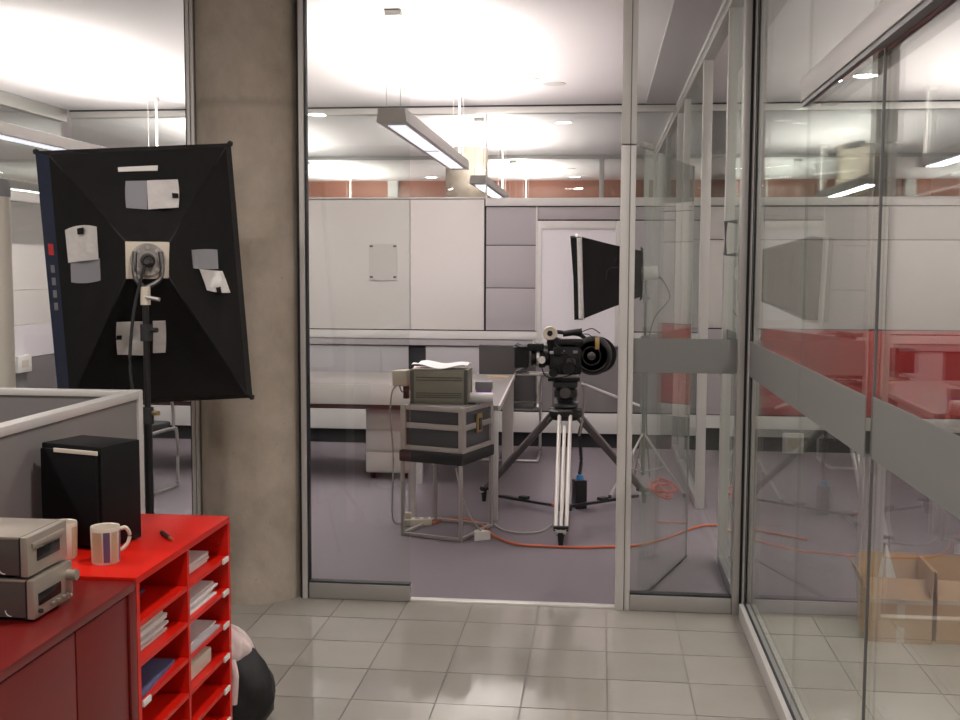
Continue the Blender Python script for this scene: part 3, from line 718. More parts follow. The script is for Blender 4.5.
fl2 = quad_sheet(outer['BL'], outer['TL'], inner['TL'], inner['BL'], 0.004, fwd)
for (u0, u1, v0, v1, m) in ((0.60, 0.645, 0.35, 0.75, 'red_print'), (0.53, 0.56, 0.4, 0.7, 'grey_plastic'), (0.48, 0.51, 0.4, 0.7, 'grey_plastic'), (0.43, 0.46, 0.4, 0.7, 'grey_plastic'), (0.38, 0.41, 0.4, 0.7, 'grey_plastic')):
    MB().sheet(lambda u, v: Vector(fl2(u0 + (u1 - u0) * u, v0 + (v1 - v0) * v)) - Vector((0.9, 0.43, 0)) * 0.003, 2, 2, 0.0015).build('print_mark', m, t)

# tall tube behind the divider
t = thing('cardboard_tube', 'tall cream tube with a grey cap and red print behind the divider', 'tube', (-2.472, 4.30, 0))
MB().lathe([(0.062, 0), (0.062, 1.84)], 32).build('body', 'tube_white', t)
MB().lathe([(0.064, 1.84), (0.064, 1.90), (0.058, 1.91), (0.0, 1.91)], 32).build('cap', 'grey_plastic', t)
for z in (1.70, 1.76):
    def fn(u, v, z=z): a = R(-84 + 24 * u); return (0.0628 * math.cos(a), 0.0628 * math.sin(a), z - 0.02 + 0.04 * v)
    MB().sheet(fn, 4, 1, 0.0006).build('print_mark', 'red_print', t)

# black bag on the floor
t = thing('tote_bag', 'black cloth bag stuffed with a pale plastic sack beside the red cabinet', 'bag', (-1.245, 3.52, 0))
def bagfn(u, v):
    a = 2 * math.pi * u; pr_ = [0.70, 0.96, 1.04, 1.0, 0.86, 0.62]
    k = v * 5; i = min(int(k), 4); rr = pr_[i] * (1 - (k - i)) + pr_[i + 1] * (k - i)
    rr *= 1 + 0.06 * math.sin(3 * a + 4 * v) + 0.035 * math.sin(7 * a + 9 * v) + 0.02 * math.sin(13 * a - 6 * v)
    return (0.15 * rr * math.cos(a), 0.12 * rr * math.sin(a), 0.004 + 0.255 * v + 0.015 * math.sin(2 * a + 1) * v)
MB().sheet(bagfn, 40, 10, -0.006).build('body', 'bag_black', t)
MB().prism([(0.09 * math.cos(a), 0.07 * math.sin(a)) for a in [k * math.pi / 8 for k in range(16)]], 0.002, 0.01).build('base', 'bag_black', t)
def sack(u, v):
    a = 2 * math.pi * u; rr = (0.04 + 0.96 * (1 - v ** 4)) * (1 + 0.06 * math.sin(5 * a + 5 * v) + 0.05 * math.sin(12 * a - 3 * v))
    return (0.086 * rr * math.cos(a) + 0.008, 0.066 * rr * math.sin(a), 0.225 + 0.125 * v + (0.008 * math.sin(5 * a) + 0.004 * math.sin(12 * a + 1)) * v)
MB().sheet(sack, 72, 8, 0.003).build('plastic_sack', 'pink_bag', t)
MB().tube([(0.06, -0.11, 0.27), (0.075, -0.125, 0.22), (0.07, -0.13, 0.13)], 0.012, 8).build('strap', 'pink_bag', t)
MB().cyl((-0.03, -0.118, 0.2), (-0.03, -0.124, 0.2), 0.02, n=18).build('button', 'grey_plastic', t)

# ================================================================== STUDIO: STOOL, FLIGHT CASE AND WHAT LIES ON IT
SC = (-0.885, 6.385); SR = -18.5
t = thing('stool', 'low metal frame stool with a black seat carrying the flight case', 'stool', (*SC, 0), SR)
a_, b_ = 0.188, 0.208
for sx in (-1, 1):
    for sy in (-1, 1): MB().span((sx * a_ - 0.010, sy * b_ - 0.010, 0), (sx * a_ + 0.010, sy * b_ + 0.010, 0.44), None, 0.003).build('leg', 'metal_dull', t)
for sy in (-1, 1): MB().span((-a_ + 0.0105, sy * b_ - 0.009, 0.004), (a_ - 0.0105, sy * b_ + 0.009, 0.022), None, 0.002).build('floor_bar', 'metal_dull', t)
for sx in (-1, 1): MB().span((sx * a_ - 0.009, -b_ + 0.0105, 0.004), (sx * a_ + 0.009, b_ - 0.0105, 0.022), None, 0.002).build('floor_bar', 'metal_dull', t)
MB().span((-0.205, -0.225, 0.4405), (0.205, 0.225, 0.508), None, 0.012).build('seat', 'black_matte', t)
t = thing('flight_case', 'dark flight case with aluminium edges on the low stool', 'flight case', (*SC, 0.5085), SR)
cw, cdp, ch = 0.395, 0.40, 0.262
MB().span((-cw / 2 + .006, -cdp / 2 + .006, 0.006), (cw / 2 - .006, cdp / 2 - .006, ch - 0.006)).build('body', 'case_panel', t)
e = 0.028
for z0, z1 in ((0, e), (0.128, 0.160), (ch - e, ch)):
    for sy in (-1, 1):
        MB().span((-cw / 2 + e, sy * cdp / 2 - .006, z0), (cw / 2 - e, sy * cdp / 2 + .006, z1), None, 0.002).build('edge_band', 'case_edge', t)
    for sx in (-1, 1):
        MB().span((sx * cw / 2 - .006, -cdp / 2 + e, z0), (sx * cw / 2 + .006, cdp / 2 - e, z1), None, 0.002).build('edge_band', 'case_edge', t)
for sx in (-1, 1):
    for sy in (-1, 1):
        MB().span((sx * (cw / 2 + .007) - sx * .035, sy * (cdp / 2 + .007) - sy * .035, 0.0), (sx * (cw / 2 + .007), sy * (cdp / 2 + .007), ch), None, 0.003).build('corner_post', 'case_edge', t)
MB().span((-cw / 2 + .03, -cdp / 2 + .03, ch - 0.004), (cw / 2 - .03, cdp / 2 - .03, ch - 0.001)).build('lid', 'metal_dull', t)
lt = MB().box((cw / 2 + 0.008, 0.0, 0.155), (0.012, 0.075, 0.11), None, 0.004).build('latch', 'brass', t)
MB().box((cw / 2 + 0.016, 0.0, 0.15), (0.008, 0.035, 0.07), None, 0.003).build('latch_key', 'metal_dark', lt)
CT = 0.5085 + ch
Mc = T(*SC, CT) @ RZ(SR)
def oncase(x, y, z=0): v = Mc @ Vector((x, y, z)); return (v.x, v.y, v.z + 0.0006)
t = thing('monitor_box', 'olive grey metal monitor box with slotted vents on the flight case', 'monitor', oncase(-0.03, -0.03), -1)
MB().box((0, 0.03, 0.101), (0.34, 0.20, 0.202), None, 0.006).build('housing', 'olive', t)
f_ = MB().box((0, -0.072, 0.101), (0.30, 0.006, 0.17), None, 0.002).build('front_plate', 'olive', t)
for z in (0.04, 0.052, 0.064, 0.14, 0.155):
    MB().box((0, -0.0755, z), (0.27, 0.002, 0.0055)).build('vent_slot', 'olive_dark', f_)
for sx in (-1, 1): MB().box((sx * 0.158, -0.073, 0.101), (0.022, 0.008, 0.20), None, 0.002).build('rack_ear', 'olive_dark', t)
p_ = oncase(-0.03, -0.03)
t = thing('crumpled_papers', 'crumpled white papers lying on top of the monitor box', 'papers', (p_[0], p_[1] + 0.03, p_[2] + 0.2025), -1)
def crump(u, v): return (-0.16 + 0.31 * u + 0.02 * v, -0.10 + 0.19 * v + 0.01 * math.sin(6 * u), 0.004 + 0.010 * (1 + math.sin(5 * u + 2)) + 0.016 * math.sin(math.pi * u) * v + 0.006 * (1 + math.sin(9 * u + 7 * v)))
MB().sheet(crump, 16, 8, 0.003).build('sheet', 'paper', t)
MB().box((-0.10, 0.0, 0.002), (0.13, 0.19, 0.003), RZ(8)).build('sheet', 'pink_bag', t)
t = thing('power_adaptor', 'cream plastic adaptor box leaning beside the monitor box', 'adaptor', oncase(-0.275, -0.04, 0.012), SR)
MB().box((0, 0, 0.125), (0.10, 0.08, 0.095), RY(-3), 0.010).build('housing', 'cream_plastic', t)
MB().box((0.01, 0.02, 0.038), (0.03, 0.03, 0.077), None, 0.003).build('bracket', 'black_plastic', t)
MB().tube([(-0.03, -0.02, 0.08), (-0.05, -0.05, 0.04), (-0.055, -0.06, -0.1), (-0.03, -0.07, -0.35), (-0.045, -0.05, -0.72), (0.02, 0.0, -0.74)], 0.005, 7).build('cable', 'cable_grey', t)
MB().tube([(0.0, -0.045, 0.08), (0.03, -0.07, 0.05), (0.06, -0.06, 0.055), (0.06, -0.03, 0.07)], 0.004, 6).build('lead', 'black_matte', t)
t = thing('paper_roll', 'white roll of paper on the flight case corner', 'paper roll', oncase(0.185, 0.075, 0.031), 2)
MB().lathe([(0.0, -0.07), (0.028, -0.07), (0.030, -0.066), (0.030, 0.066), (0.028, 0.07), (0.0, 0.07)], 20, RY(90)).build('roll', 'paper', t)
t = thing('purple_packet', 'flat purple packet behind the white paper roll', 'packet', oncase(0.165, 0.155), 2)
MB().box((0, 0, 0.035), (0.09, 0.08, 0.07), None, 0.004).build('body', 'purple', t); MB().box((0, 0, 0.095), (0.10, 0.085, 0.05), None, 0.004).build('lid', 'grey_plastic', t)
t = thing('marker_pen', 'black marker lying before the paper roll', 'marker', oncase(0.165, -0.03), 2)
MB().cyl((-0.05, 0, 0.007), (0.03, 0, 0.007), 0.007, n=10).build('barrel', 'black_plastic', t); MB().cyl((0.03, 0, 0.007), (0.055, 0, 0.007), 0.0065, n=10).build('cap', 'grey_plastic', t)
# power strip, white plug, cables
t = thing('power_strip', 'cream power strip lying under the low stool', 'power strip', (-1.085, 6.50, 0), 14)
MB().box((0, 0, 0.025), (0.17, 0.06, 0.042), None, 0.006).build('housing', 'cream_plastic', t)
for k in range(3): MB().cyl((-0.05 + 0.05 * k, 0, 0.045), (-0.05 + 0.05 * k, 0, 0.0475), 0.017, n=16).build('socket', 'grey_plastic', t)
MB().box((-0.055, 0, 0.065), (0.04, 0.04, 0.04), None, 0.008).build('plug', 'cream_plastic', t)
t = thing('plug_adaptor', 'white plug adaptor leaning on the stool floor bar', 'plug', (-0.665, 6.21, 0), 25)
MB().prism([(-0.05, -0.03), (0.05, -0.02), (0.02, 0.03), (-0.03, 0.03)], 0.0, 0.05, T(0, 0, 0.0)).build('housing', 'white_plastic', t)
MB().tube([(0.0, 0.0, 0.05), (-0.05, 0.03, 0.12), (-0.10, 0.05, 0.25), (-0.13, 0.07, 0.41)], 0.005, 7).build('cable', 'cable_grey', t)
zc = 0.009
t = MB().tube([(-1.0, 6.52, 0.012), (-0.93, 6.66, zc), (-0.787, 6.655, zc), (-0.70, 6.545, zc), (-0.60, 6.28, zc), (-0.464, 6.10, zc), (-0.321, 6.065, zc), (-0.1, 6.06, zc), (0.081, 6.10, zc), (0.239, 6.16, zc), (0.419, 6.36, zc), (0.53, 6.55, zc), (0.67, 6.70, zc), (0.86, 6.66, zc), (1.2, 6.4, zc)], 0.0072, 8).build('extension_cord', 'orange')
tag(t, 'orange extension cord winding over the carpet past the tripod', 'cord')
t = MB().tube([(-0.62, 6.56, 0.007), (-0.55, 6.42, 0.007), (-0.44, 6.36, 0.007), (-0.33, 6.42, 0.007), (-0.27, 6.6, 0.007)], 0.006, 7).build('thin_cable', 'cable_grey')
tag(t, 'thin grey cable looped on the carpet beside the tripod leg', 'cable')
pts = []
for k in range(70):
    a = k * 0.55; pts.append((0.47 + 0.02 * math.sin(k * .3) + (0.07 + 0.035 * math.sin(k * 0.37)) * math.cos(a), 7.72 + (0.20 + 0.09 * math.sin(k * 0.23)) * math.sin(a), 0.008 + 0.0006 * k))
t = MB().tube(pts, 0.006, 6).build('cable_coil', 'cable_red'); tag(t, 'tangled red cable coil on the carpet beside the glass wall', 'cable')

# ================================================================== FILM CAMERA ON TRIPOD
TC = Vector((-0.208, 6.90, 0))
t = thing('camera_tripod', 'tall tripod with pale double tube legs carrying the film camera', 'tripod', TC)
feet = [Vector((0.005, -0.77, 0)), Vector((-0.55, 0.36, 0)), Vector((0.52, 0.45, 0))]
for i, ft in enumerate(feet):
    d = ft.normalized(); side = Vector((-d.y, d.x, 0)); top = d * 0.075 + Vector((0, 0, 0.66)); bot = ft + Vector((0, 0, 0.075))
    b = MB(); b2 = MB()
    for s in (-1, 1):
        b.cyl(top + side * 0.034 * s, lerp(top, bot, 0.99) + side * 0.030 * s, 0.0125, n=12)
    lg = b.build('leg', 'silver_leg' if i == 0 else 'leg_grey', t)
    b2.cyl(lerp(top, bot, 0.12), lerp(top, bot, 1.0), 0.0115, n=12).build('leg_rod', 'silver_leg' if i == 0 else 'leg_grey', lg)
    MB().box((0, 0, 0), (0.095, 0.04, 0.05), Matrix.Translation(top) @ Matrix.Rotation(math.atan2(side.y, side.x), 4, 'Z'), 0.006).build('leg_joint', 'metal_dark', lg)
    MB().box((0, 0, 0), (0.085, 0.04, 0.03), Matrix.Translation(lerp(top, bot, 0.97)) @ Matrix.Rotation(math.atan2(side.y, side.x), 4, 'Z'), 0.005).build('leg_clamp', 'black_plastic', lg)
    MB().cyl(bot, ft + Vector((0, 0, 0.0)), 0.020, 0.013, 12).build('foot', 'black_matte', lg)
    MB().cyl(bot + side * -0.03, bot + side * 0.03, 0.014, n=10).build('foot_pin', 'metal', lg)
    sp = MB().span((0.0, -0.016, 0.045), ((ft - d * 0.06).length, 0.016, 0.062), Matrix.Rotation(math.atan2(d.y, d.x), 4, 'Z'), 0.003).build('spreader_arm', 'black_plastic', t)
    MB().box((0.32, 0, 0.07), (0.06, 0.045, 0.022), Matrix.Rotation(math.atan2(d.y, d.x), 4, 'Z'), 0.004).build('spreader_lock', 'black_matte', sp)
MB().lathe([(0, 0.035), (0.05, 0.035), (0.05, 0.07), (0.0, 0.07)], 20).build('spreader_hub', 'black_matte', t)
MB().box((-0.06, -0.04, 0.076), (0.035, 0.03, 0.016), None, 0.003).build('spreader_latch', 'orange', t)
MB().lathe([(0, 0.615), (0.085, 0.615), (0.105, 0.64), (0.105, 0.67), (0.07, 0.685), (0, 0.685)], 28).build('bowl', 'black_plastic', t)
hd_ = MB().lathe([(0.0, 0.685), (0.07, 0.687), (0.082, 0.70), (0.078, 0.715), (0.05, 0.72), (0.055, 0.745), (0.075, 0.76), (0.075, 0.80), (0.055, 0.815), (0.0, 0.815)], 28).build('fluid_head', 'black_plastic', t)
MB().box((0, 0, 0.835), (0.15, 0.10, 0.038), None, 0.014).build('tilt_block', 'black_matte', hd_)
for s_ in (-1, 1): MB().cyl((0, s_ * 0.05, 0.79), (0, s_ * 0.085, 0.79), 0.034, n=20).build('drag_dial', 'metal_dark', hd_)
MB().cyl((0.06, -0.05, 0.75), (0.075, -0.10, 0.74), 0.010, n=10).build('brake_lever', 'metal', hd_)
MB().cyl((0.10, -0.01, 0.845), (0.135, -0.02, 0.835), 0.014, n=12).build('handle_rosette', 'metal', hd_)
MB().cyl((0.13, -0.02, 0.835), (0.46, -0.10, 0.72), 0.0085, n=10).build('pan_handle', 'rail_white', t)
MB().tube([(0.10, 0.02, 0.84), (0.12, 0.0, 0.74), (0.105, -0.02, 0.60), (0.09, -0.06, 0.52)], 0.007, 7).build('tether', 'olive', t)

t = thing('film_camera', 'black film camera with matte box and round film magazine on the tripod', 'camera', (TC.x, TC.y, 0.855), 0)
# local x: towards the magazine; the lens looks along -x
MB().box((-0.01, 0, 0.012), (0.20, 0.09, 0.020), None, 0.004).build('base_plate', 'camera_black', t)
bd = MB().box((0.0, 0, 0.135), (0.21, 0.13, 0.19), None, 0.04).build('body', 'camera_black', t)
MB().lathe([(0, 0), (0.045, 0), (0.048, 0.01), (0.0, 0.016)], 24, T(-0.05, -0.066, 0.11) @ RX(90)).build('gear_cover', 'camera_black', bd)
MB().lathe([(0, 0), (0.03, 0), (0.03, 0.012), (0.0, 0.012)], 20, T(0.035, -0.066, 0.125) @ RX(90)).build('knob', 'metal_dark', bd)
for k, (x, z) in enumerate(((-0.085, 0.185), (0.06, 0.19), (-0.02, 0.19))): MB().box((x, -0.068, z), (0.03, 0.012, 0.018), None, 0.003).build('switch', 'metal' if k == 0 else 'grey_plastic', bd)
ln = MB().lathe([(0.030, 0.10), (0.046, 0.105), (0.05, 0.13), (0.046, 0.135), (0.046, 0.155), (0.053, 0.158), (0.053, 0.185), (0.045, 0.19), (0.05, 0.215), (0.0, 0.215)], 28, T(0, 0, 0.145) @ RY(-90)).build('lens', 'camera_black', t)
MB().lathe([(0.0535, 0.162), (0.056, 0.164), (0.056, 0.18), (0.0535, 0.182)], 28, T(0, 0, 0.145) @ RY(-90)).build('focus_ring', 'metal', ln)
mb = MB()
for s in (-1, 1):
    mb.prism([(-0.235, 0.066 * s), (-0.235, 0.072 * s), (-0.315, 0.106 * s), (-0.315, 0.100 * s)], 0.09, 0.215)
    q = 0.145 + 0.052 * s; r_ = 0.145 + 0.082 * s
    mb.prism([(-0.235, q), (-0.235, q + 0.006 * s), (-0.315, r_ + 0.006 * s), (-0.315, r_)], -0.10, 0.10, RX(90))
mb.span((-0.238, -0.072, 0.095), (-0.23, 0.072, 0.20))
mbx = mb.build('matte_box', 'camera_black', t)
MB().box((-0.272, 0, 0.236), (0.09, 0.19, 0.005), RY(-4)).build('top_flag', 'camera_black', mbx)
MB().cyl((-0.32, -0.04, 0.045), (0.08, -0.04, 0.045), 0.008, n=10).cyl((-0.32, 0.04, 0.045), (0.08, 0.04, 0.045), 0.008, n=10).build('support_rods', 'metal', t)
MB().box((-0.145, -0.06, 0.125), (0.04, 0.05, 0.07), None, 0.008).build('focus_motor', 'camera_black', t); MB().cyl((-0.145, -0.085, 0.14), (-0.145, -0.11, 0.14), 0.022, n=18).build('focus_wheel', 'white_plastic', t)
mg = MB().lathe([(0.0, -0.05), (0.108, -0.05), (0.121, -0.04), (0.121, 0.04), (0.108, 0.05), (0.0, 0.05)], 44, T(0.168, 0, 0.165) @ RX(90)).build('magazine', 'magazine_grey', t)
MB().lathe([(0.088, 0.051), (0.096, 0.057), (0.106, 0.051)], 40, T(0.168, 0, 0.165) @ RX(90)).build('magazine_rim', 'camera_black', mg)
MB().lathe([(0.050, 0.0505), (0.056, 0.054), (0.062, 0.0505)], 40, T(0.160, 0, 0.165) @ RX(90)).build('magazine_rib', 'camera_black', mg)
MB().lathe([(0.0, 0.05), (0.026, 0.05), (0.026, 0.058), (0.012, 0.062), (0.0, 0.062)], 24, T(0.160, 0, 0.165) @ RX(90)).build('magazine_hub', 'metal_dark', mg)
MB().lathe([(0.0, -0.05), (0.10, -0.05), (0.115, -0.03), (0.115, 0.0), (0.0, 0.0)], 40, T(0.20, 0.03, 0.165) @ RX(90)).build('rear_magazine', 'camera_black', mg)
MB().box((0.195, -0.062, 0.245), (0.026, 0.006, 0.075), RY(0), 0.002).build('tape_label', 'brass', mg)
hn = MB().tube([(-0.11, 0, 0.235), (-0.09, 0, 0.305), (0.0, 0, 0.305), (0.08, 0, 0.295), (0.12, 0, 0.27)], 0.013, 10).build('top_handle', 'camera_black', t)
MB().cyl((-0.02, -0.03, 0.300), (0.10, -0.03, 0.318), 0.019, n=14).build('microphone', 'camera_black', t)
ep = MB().lathe([(0.018, -0.03), (0.040, -0.028), (0.046, 0.0), (0.040, 0.012), (0.018, 0.012)], 24, T(-0.098, -0.06, 0.305) @ RX(90)).build('eyecup', 'cream_plastic', t)
MB().lathe([(0.0, -0.025), (0.0175, -0.025), (0.0175, 0.0145), (0.0, 0.0145)], 18, T(-0.098, -0.06, 0.305) @ RX(90)).build('eyepiece_glass', 'black_gloss', ep)
MB().cyl((-0.098, -0.06, 0.265), (-0.09, -0.03, 0.18), 0.020, n=14).build('viewfinder_tube', 'camera_black', t)
MB().tube([(0.10, -0.03, 0.315), (0.16, -0.03, 0.335), (0.205, -0.02, 0.31), (0.21, 0, 0.305)], 0.0035, 6).build('cable', 'camera_black', t)
MB().tube([(0.09, -0.04, 0.30), (0.14, -0.06, 0.30), (0.17, -0.05, 0.275)], 0.003, 6).build('cable', 'camera_black', t)
MB().lathe([(0.0, 0), (0.013, 0), (0.013, 0.02), (0.0, 0.02)], 14, T(-0.195, -0.03, 0.238)).build('bubble_level', 'white_plastic', t)
MB().box((-0.19, -0.02, 0.215), (0.10, 0.06, 0.045), None, 0.006).build('lens_bracket', 'camera_black', t)
MB().cyl((0.02, -0.062, 0.09), (0.02, -0.105, 0.09), 0.042, 0.036, 24).build('motor', 'camera_black', t)
MB().cyl((-0.075, -0.062, 0.06), (-0.075, -0.10, 0.06), 0.030, 0.026, 20).build('motor', 'camera_black', t)
MB().box((0.03, -0.02, 0.25), (0.15, 0.09, 0.035), None, 0.01).build('top_cover', 'camera_black', t)
MB().box((-0.12, -0.01, 0.21), (0.07, 0.09, 0.07), RY(18), 0.012).build('viewfinder_block', 'camera_black', t)
MB().box((-0.015, -0.08, 0.20), (0.05, 0.035, 0.05), RY(-10), 0.008).build('light_meter', 'camera_black', t)
MB().tube([(-0.06, -0.08, 0.24), (-0.02, -0.11, 0.20), (0.03, -0.10, 0.16), (0.06, -0.08, 0.10)], 0.004, 6).build('cable', 'camera_black', t)
MB().tube([(-0.15, -0.07, 0.10), (-0.12, -0.10, 0.04), (-0.04, -0.09, 0.03), (0.04, -0.07, 0.05)], 0.004, 6).build('cable', 'camera_black', t)
# battery block
t = thing('battery_block', 'black battery block with a blue cap behind the tripod leg', 'battery', (-0.118, 7.13, 0), 20)
MB().box((0, 0, 0.095), (0.08, 0.085, 0.19), None, 0.010).build('housing', 'black_plastic', t)
MB().cyl((0.0, -0.01, 0.19), (0.0, -0.01, 0.222), 0.026, 0.022, 16).build('cap', 'blue_cap', t)
MB().tube([(0, 0.0, 0.222), (0.01, 0, 0.32), (-0.005, -0.01, 0.50), (0.0, -0.1, 0.60)], 0.012, 8).build('cable', 'black_matte', t)

# ================================================================== SECOND SOFTBOX
t = thing('softbox_light', 'smaller black softbox on a thin stand, turned sideways behind the film camera', 'softbox', (0.315, 7.72, 0))
O2 = Vector((0.315, 7.72, 0))
FC = [Vector(v) - O2 for v in ((-0.140, 7.42, 1.770), (-0.170, 8.02, 1.80), (-0.120, 8.02, 1.205), (-0.120, 7.42, 1.225))]
FCT, FCB = FC[0:2], FC[2:4]
cx2 = sum(FC, Vector()) / 4; ap = Vector((-0.03, 0.0, 1.53))
rg = [ap + Vector((0, -0.13, 0.15)), ap + Vector((0, 0.13, 0.15)), ap + Vector((0, 0.13, -0.15)), ap + Vector((0, -0.13, -0.15))]
f2d = (cx2 - ap).normalized()
for i in range(4):
    a, b = FC[i], FC[(i + 1) % 4]
    MB().sheet(quad_sheet(a, b, rg[(i + 1) % 4], rg[i], 0.02, f2d, wr=0.003, seed=i + 9), 14, 10, 0.003).build('fabric_panel', 'black_cloth', t)
    MB().sheet(quad_sheet(a + f2d * 0.05, b + f2d * 0.05, b, a, 0, f2d), 6, 2, 0.003).build('lip', 'black_cloth', t)
    MB().tube([a + f2d * 0.004 - (a - cx2) * 0.01, b + f2d * 0.004 - (b - cx2) * 0.01], 0.019, 8, False).build('front_edge', 'silver_cloth', t)
MB().sheet(quad_sheet(FC[0] * .98 + cx2 * .02, FC[1] * .98 + cx2 * .02, FC[2] * .98 + cx2 * .02, FC[3] * .98 + cx2 * .02, 0, f2d), 4, 4, 0.003).build('front_diffuser', 'diffuser', t)
g2 = quad_sheet(FC[3], FC[0], rg[0], rg[3], 0.02, f2d)
MB().tube([Vector(g2(0.45, 0.45)) + Vector((0, -0.008, 0)), Vector(g2(0.62, 0.5)) + Vector((0, -0.008, 0)), Vector(g2(0.62, 0.75)) + Vector((0, -0.008, 0)), Vector(g2(0.42, 0.75)) + Vector((0, -0.008, 0))], 0.004, 6).build('flap_seam', 'black_matte', t)
MB().cyl(ap - Vector((0.01, 0, 0)), ap + Vector((0.008, 0, 0)), 0.19, 0.17, 4).build('speed_ring', 'black_matte', t)
MB().cyl(ap, ap + Vector((0.11, 0, 0.01)), 0.050, 0.046, 20).build('lamp_head', 'white_plastic', t)
MB().cyl((0.0, 0, 1.0), (0.0, 0, 1.49), 0.010, n=10).cyl((0, 0, 0.12), (0, 0, 1.02), 0.014, n=12).build('pole', 'metal_dark', t)
for z in (1.0, 1.36): MB().cyl((0, 0, z - .025), (0, 0, z + .025), 0.019, n=12).cyl((0, 0, z), (0.03, -0.04, z), 0.008, n=8).build('clamp', 'grey_plastic', t)
for a in (100, 220, 340):
    e = Vector((0.30 * math.cos(R(a)), 0.40 * math.sin(R(a)), 0.012))
    if e.x > 0.28: e.x = 0.28
    MB().cyl((0, 0, 0.42), e, 0.009, n=8).cyl((0, 0, 0.14), e * 0.55 + Vector((0, 0, 0.19)), 0.006, n=8).build('leg', 'metal_dull', t)
    MB().cyl(e - Vector((0, 0, 0.012)), e + Vector((0, 0, 0.012)), 0.012, n=8).build('rubber_foot', 'black_matte', t)
MB().tube([ap + Vector((0.12, 0, -0.02)), (0.13, -0.03, 1.46), (0.16, -0.05, 1.36), (0.06, -0.04, 1.22), (0.02, -0.02, 1.0), (0.02, 0.0, 0.5), (0.05, 0.05, 0.1)], 0.005, 6).build('cable', 'black_matte', t)

# ================================================================== DESKS, CHAIRS
t = thing('long_desk', 'long white desk with a deep front apron along the studio', 'desk')
solid('table_top', (-4.0, 7.78, 0.695), (-1.255, 8.70, 0.725), 'desk_top', t, 0.003)
solid('apron', (-4.0, 7.775, 0.575), (-1.255, 7.80, 0.722), 'desk_white', t, 0.004)
solid('trim_strip', (-4.0, 7.79, 0.545), (-1.255, 7.815, 0.574), 'desk_trim', t)
for x in (-3.95, -1.32): solid('leg', (x, 7.82, 0), (x + 0.05, 7.87, 0.694), 'alu_light', t); solid('leg', (x, 8.60, 0), (x + 0.05, 8.65, 0.694), 'alu_light', t)
t = thing('desk_pedestal', 'white drawer pedestal beneath the long desk', 'pedestal', (-1.55, 8.2, 0))
MB().span((-0.16, -0.28, 0.05), (0.16, 0.25, 0.54), None, 0.015).build('body', 'desk_white', t)
for k in range(3): MB().span((-0.15, -0.292, 0.06 + 0.16 * k), (0.15, -0.2805, 0.205 + 0.16 * k), None, 0.004).build('drawer', 'desk_white', t)
for sx in (-1, 1):
    for sy in (-1, 1): MB().cyl((sx * 0.12, sy * 0.2, 0), (sx * 0.12, sy * 0.2, 0.05), 0.02).build('foot', 'black_plastic', t)
t = thing('side_desk', 'narrow desk wing with square legs behind the flight case', 'desk', (-0.60, 6.68, 0), 1.8)
solid('table_top', (-0.585, 0.0, 0.69), (-0.014, 2.05, 0.72), 'desk_top', t, 0.003)
solid('edge_strip', (-0.0135, 0.0, 0.685), (0.0, 2.05, 0.721), 'desk_white', t, 0.003)
solid('leg', (-0.05, 0.0, 0), (-0.012, 0.04, 0.689), 'alu_light', t, 0.004); solid('leg', (-0.10, 1.97, 0), (-0.012, 2.04, 0.684), 'desk_white', t, 0.004)
solid('leg', (-0.57, 1.95, 0), (-0.53, 1.99, 0.689), 'alu_light', t); solid('leg', (-0.57, 0.01, 0), (-0.53, 0.05, 0.689), 'alu_light', t)
t = MB().box((0, 0, 0.006), (0.17, 0.03, 0.012), RZ(-6), 0.002).build('ruler', 'wood', None, (-0.78, 8.45, 0.7205)); tag(t, 'short wooden ruler on the narrow desk wing', 'ruler')

def office_chair(label, x, y, rz, m):
    t = thing('office_chair', label, 'chair', (x, y, 0), rz, 'cantilever office chairs')
    MB().sheet(lambda u, v: (-0.22 + 0.44 * u, 0.20 + 0.05 * v + 0.04 * (2 * u - 1) ** 2 * -1, 0.50 + 0.45 * v), 10, 8, 0.03).build('backrest', m, t)
    MB().box((0, 0, 0.455), (0.44, 0.43, 0.05), None, 0.02).build('seat', m, t)
    for s in (-1, 1):
        MB().tube([(s * 0.24, 0.22, 0.72), (s * 0.245, 0.22, 0.50), (s * 0.245, 0.20, 0.43), (s * 0.245, -0.17, 0.43), (s * 0.245, -0.24, 0.38), (s * 0.245, -0.24, 0.06), (s * 0.245, -0.20, 0.014), (s * 0.245, 0.24, 0.014)], 0.012, 10).build('side_frame', 'metal', t)
        MB().tube([(s * 0.245, 0.215, 0.62), (s * 0.255, 0.18, 0.68), (s * 0.255, -0.10, 0.68), (s * 0.25, -0.18, 0.60), (s * 0.245, -0.2, 0.44)], 0.011, 10).build('armrest', 'metal', t)
    MB().cyl((-0.245, 0.235, 0.014), (0.245, 0.235, 0.014), 0.011).build('floor_bar', 'metal', t)
    return t
office_chair('dark grey tubular office chair beyond the narrow desk wing', -0.735, 9.02, 180, 'chair_grey')
office_chair('black tubular chair glimpsed under the big softbox', -3.25, 7.25, 170, 'black_matte')
# whiteboard on the back wall
t = thing('whiteboard', 'tall white board with a pale frame on the back wall behind the film camera', 'whiteboard', (-0.17, YB - 0.02, 0.90))
MB().span((-0.335, -0.012, 0.03), (0.30, 0.0, 1.005)).build('board', 'board_white', t)
for a, b in (((-0.375, -0.022, 0.0), (-0.336, 0.0, 1.075)), ((0.301, -0.022, 0.0), (0.335, 0.0, 1.075)), ((-0.3355, -0.022, 1.006), (0.3005, 0.0, 1.075)), ((-0.3355, -0.022, 0.0), (0.3005, 0.0, 0.029))):
    MB().span(a, b, None, 0.003).build('frame', 'rail_white', t)
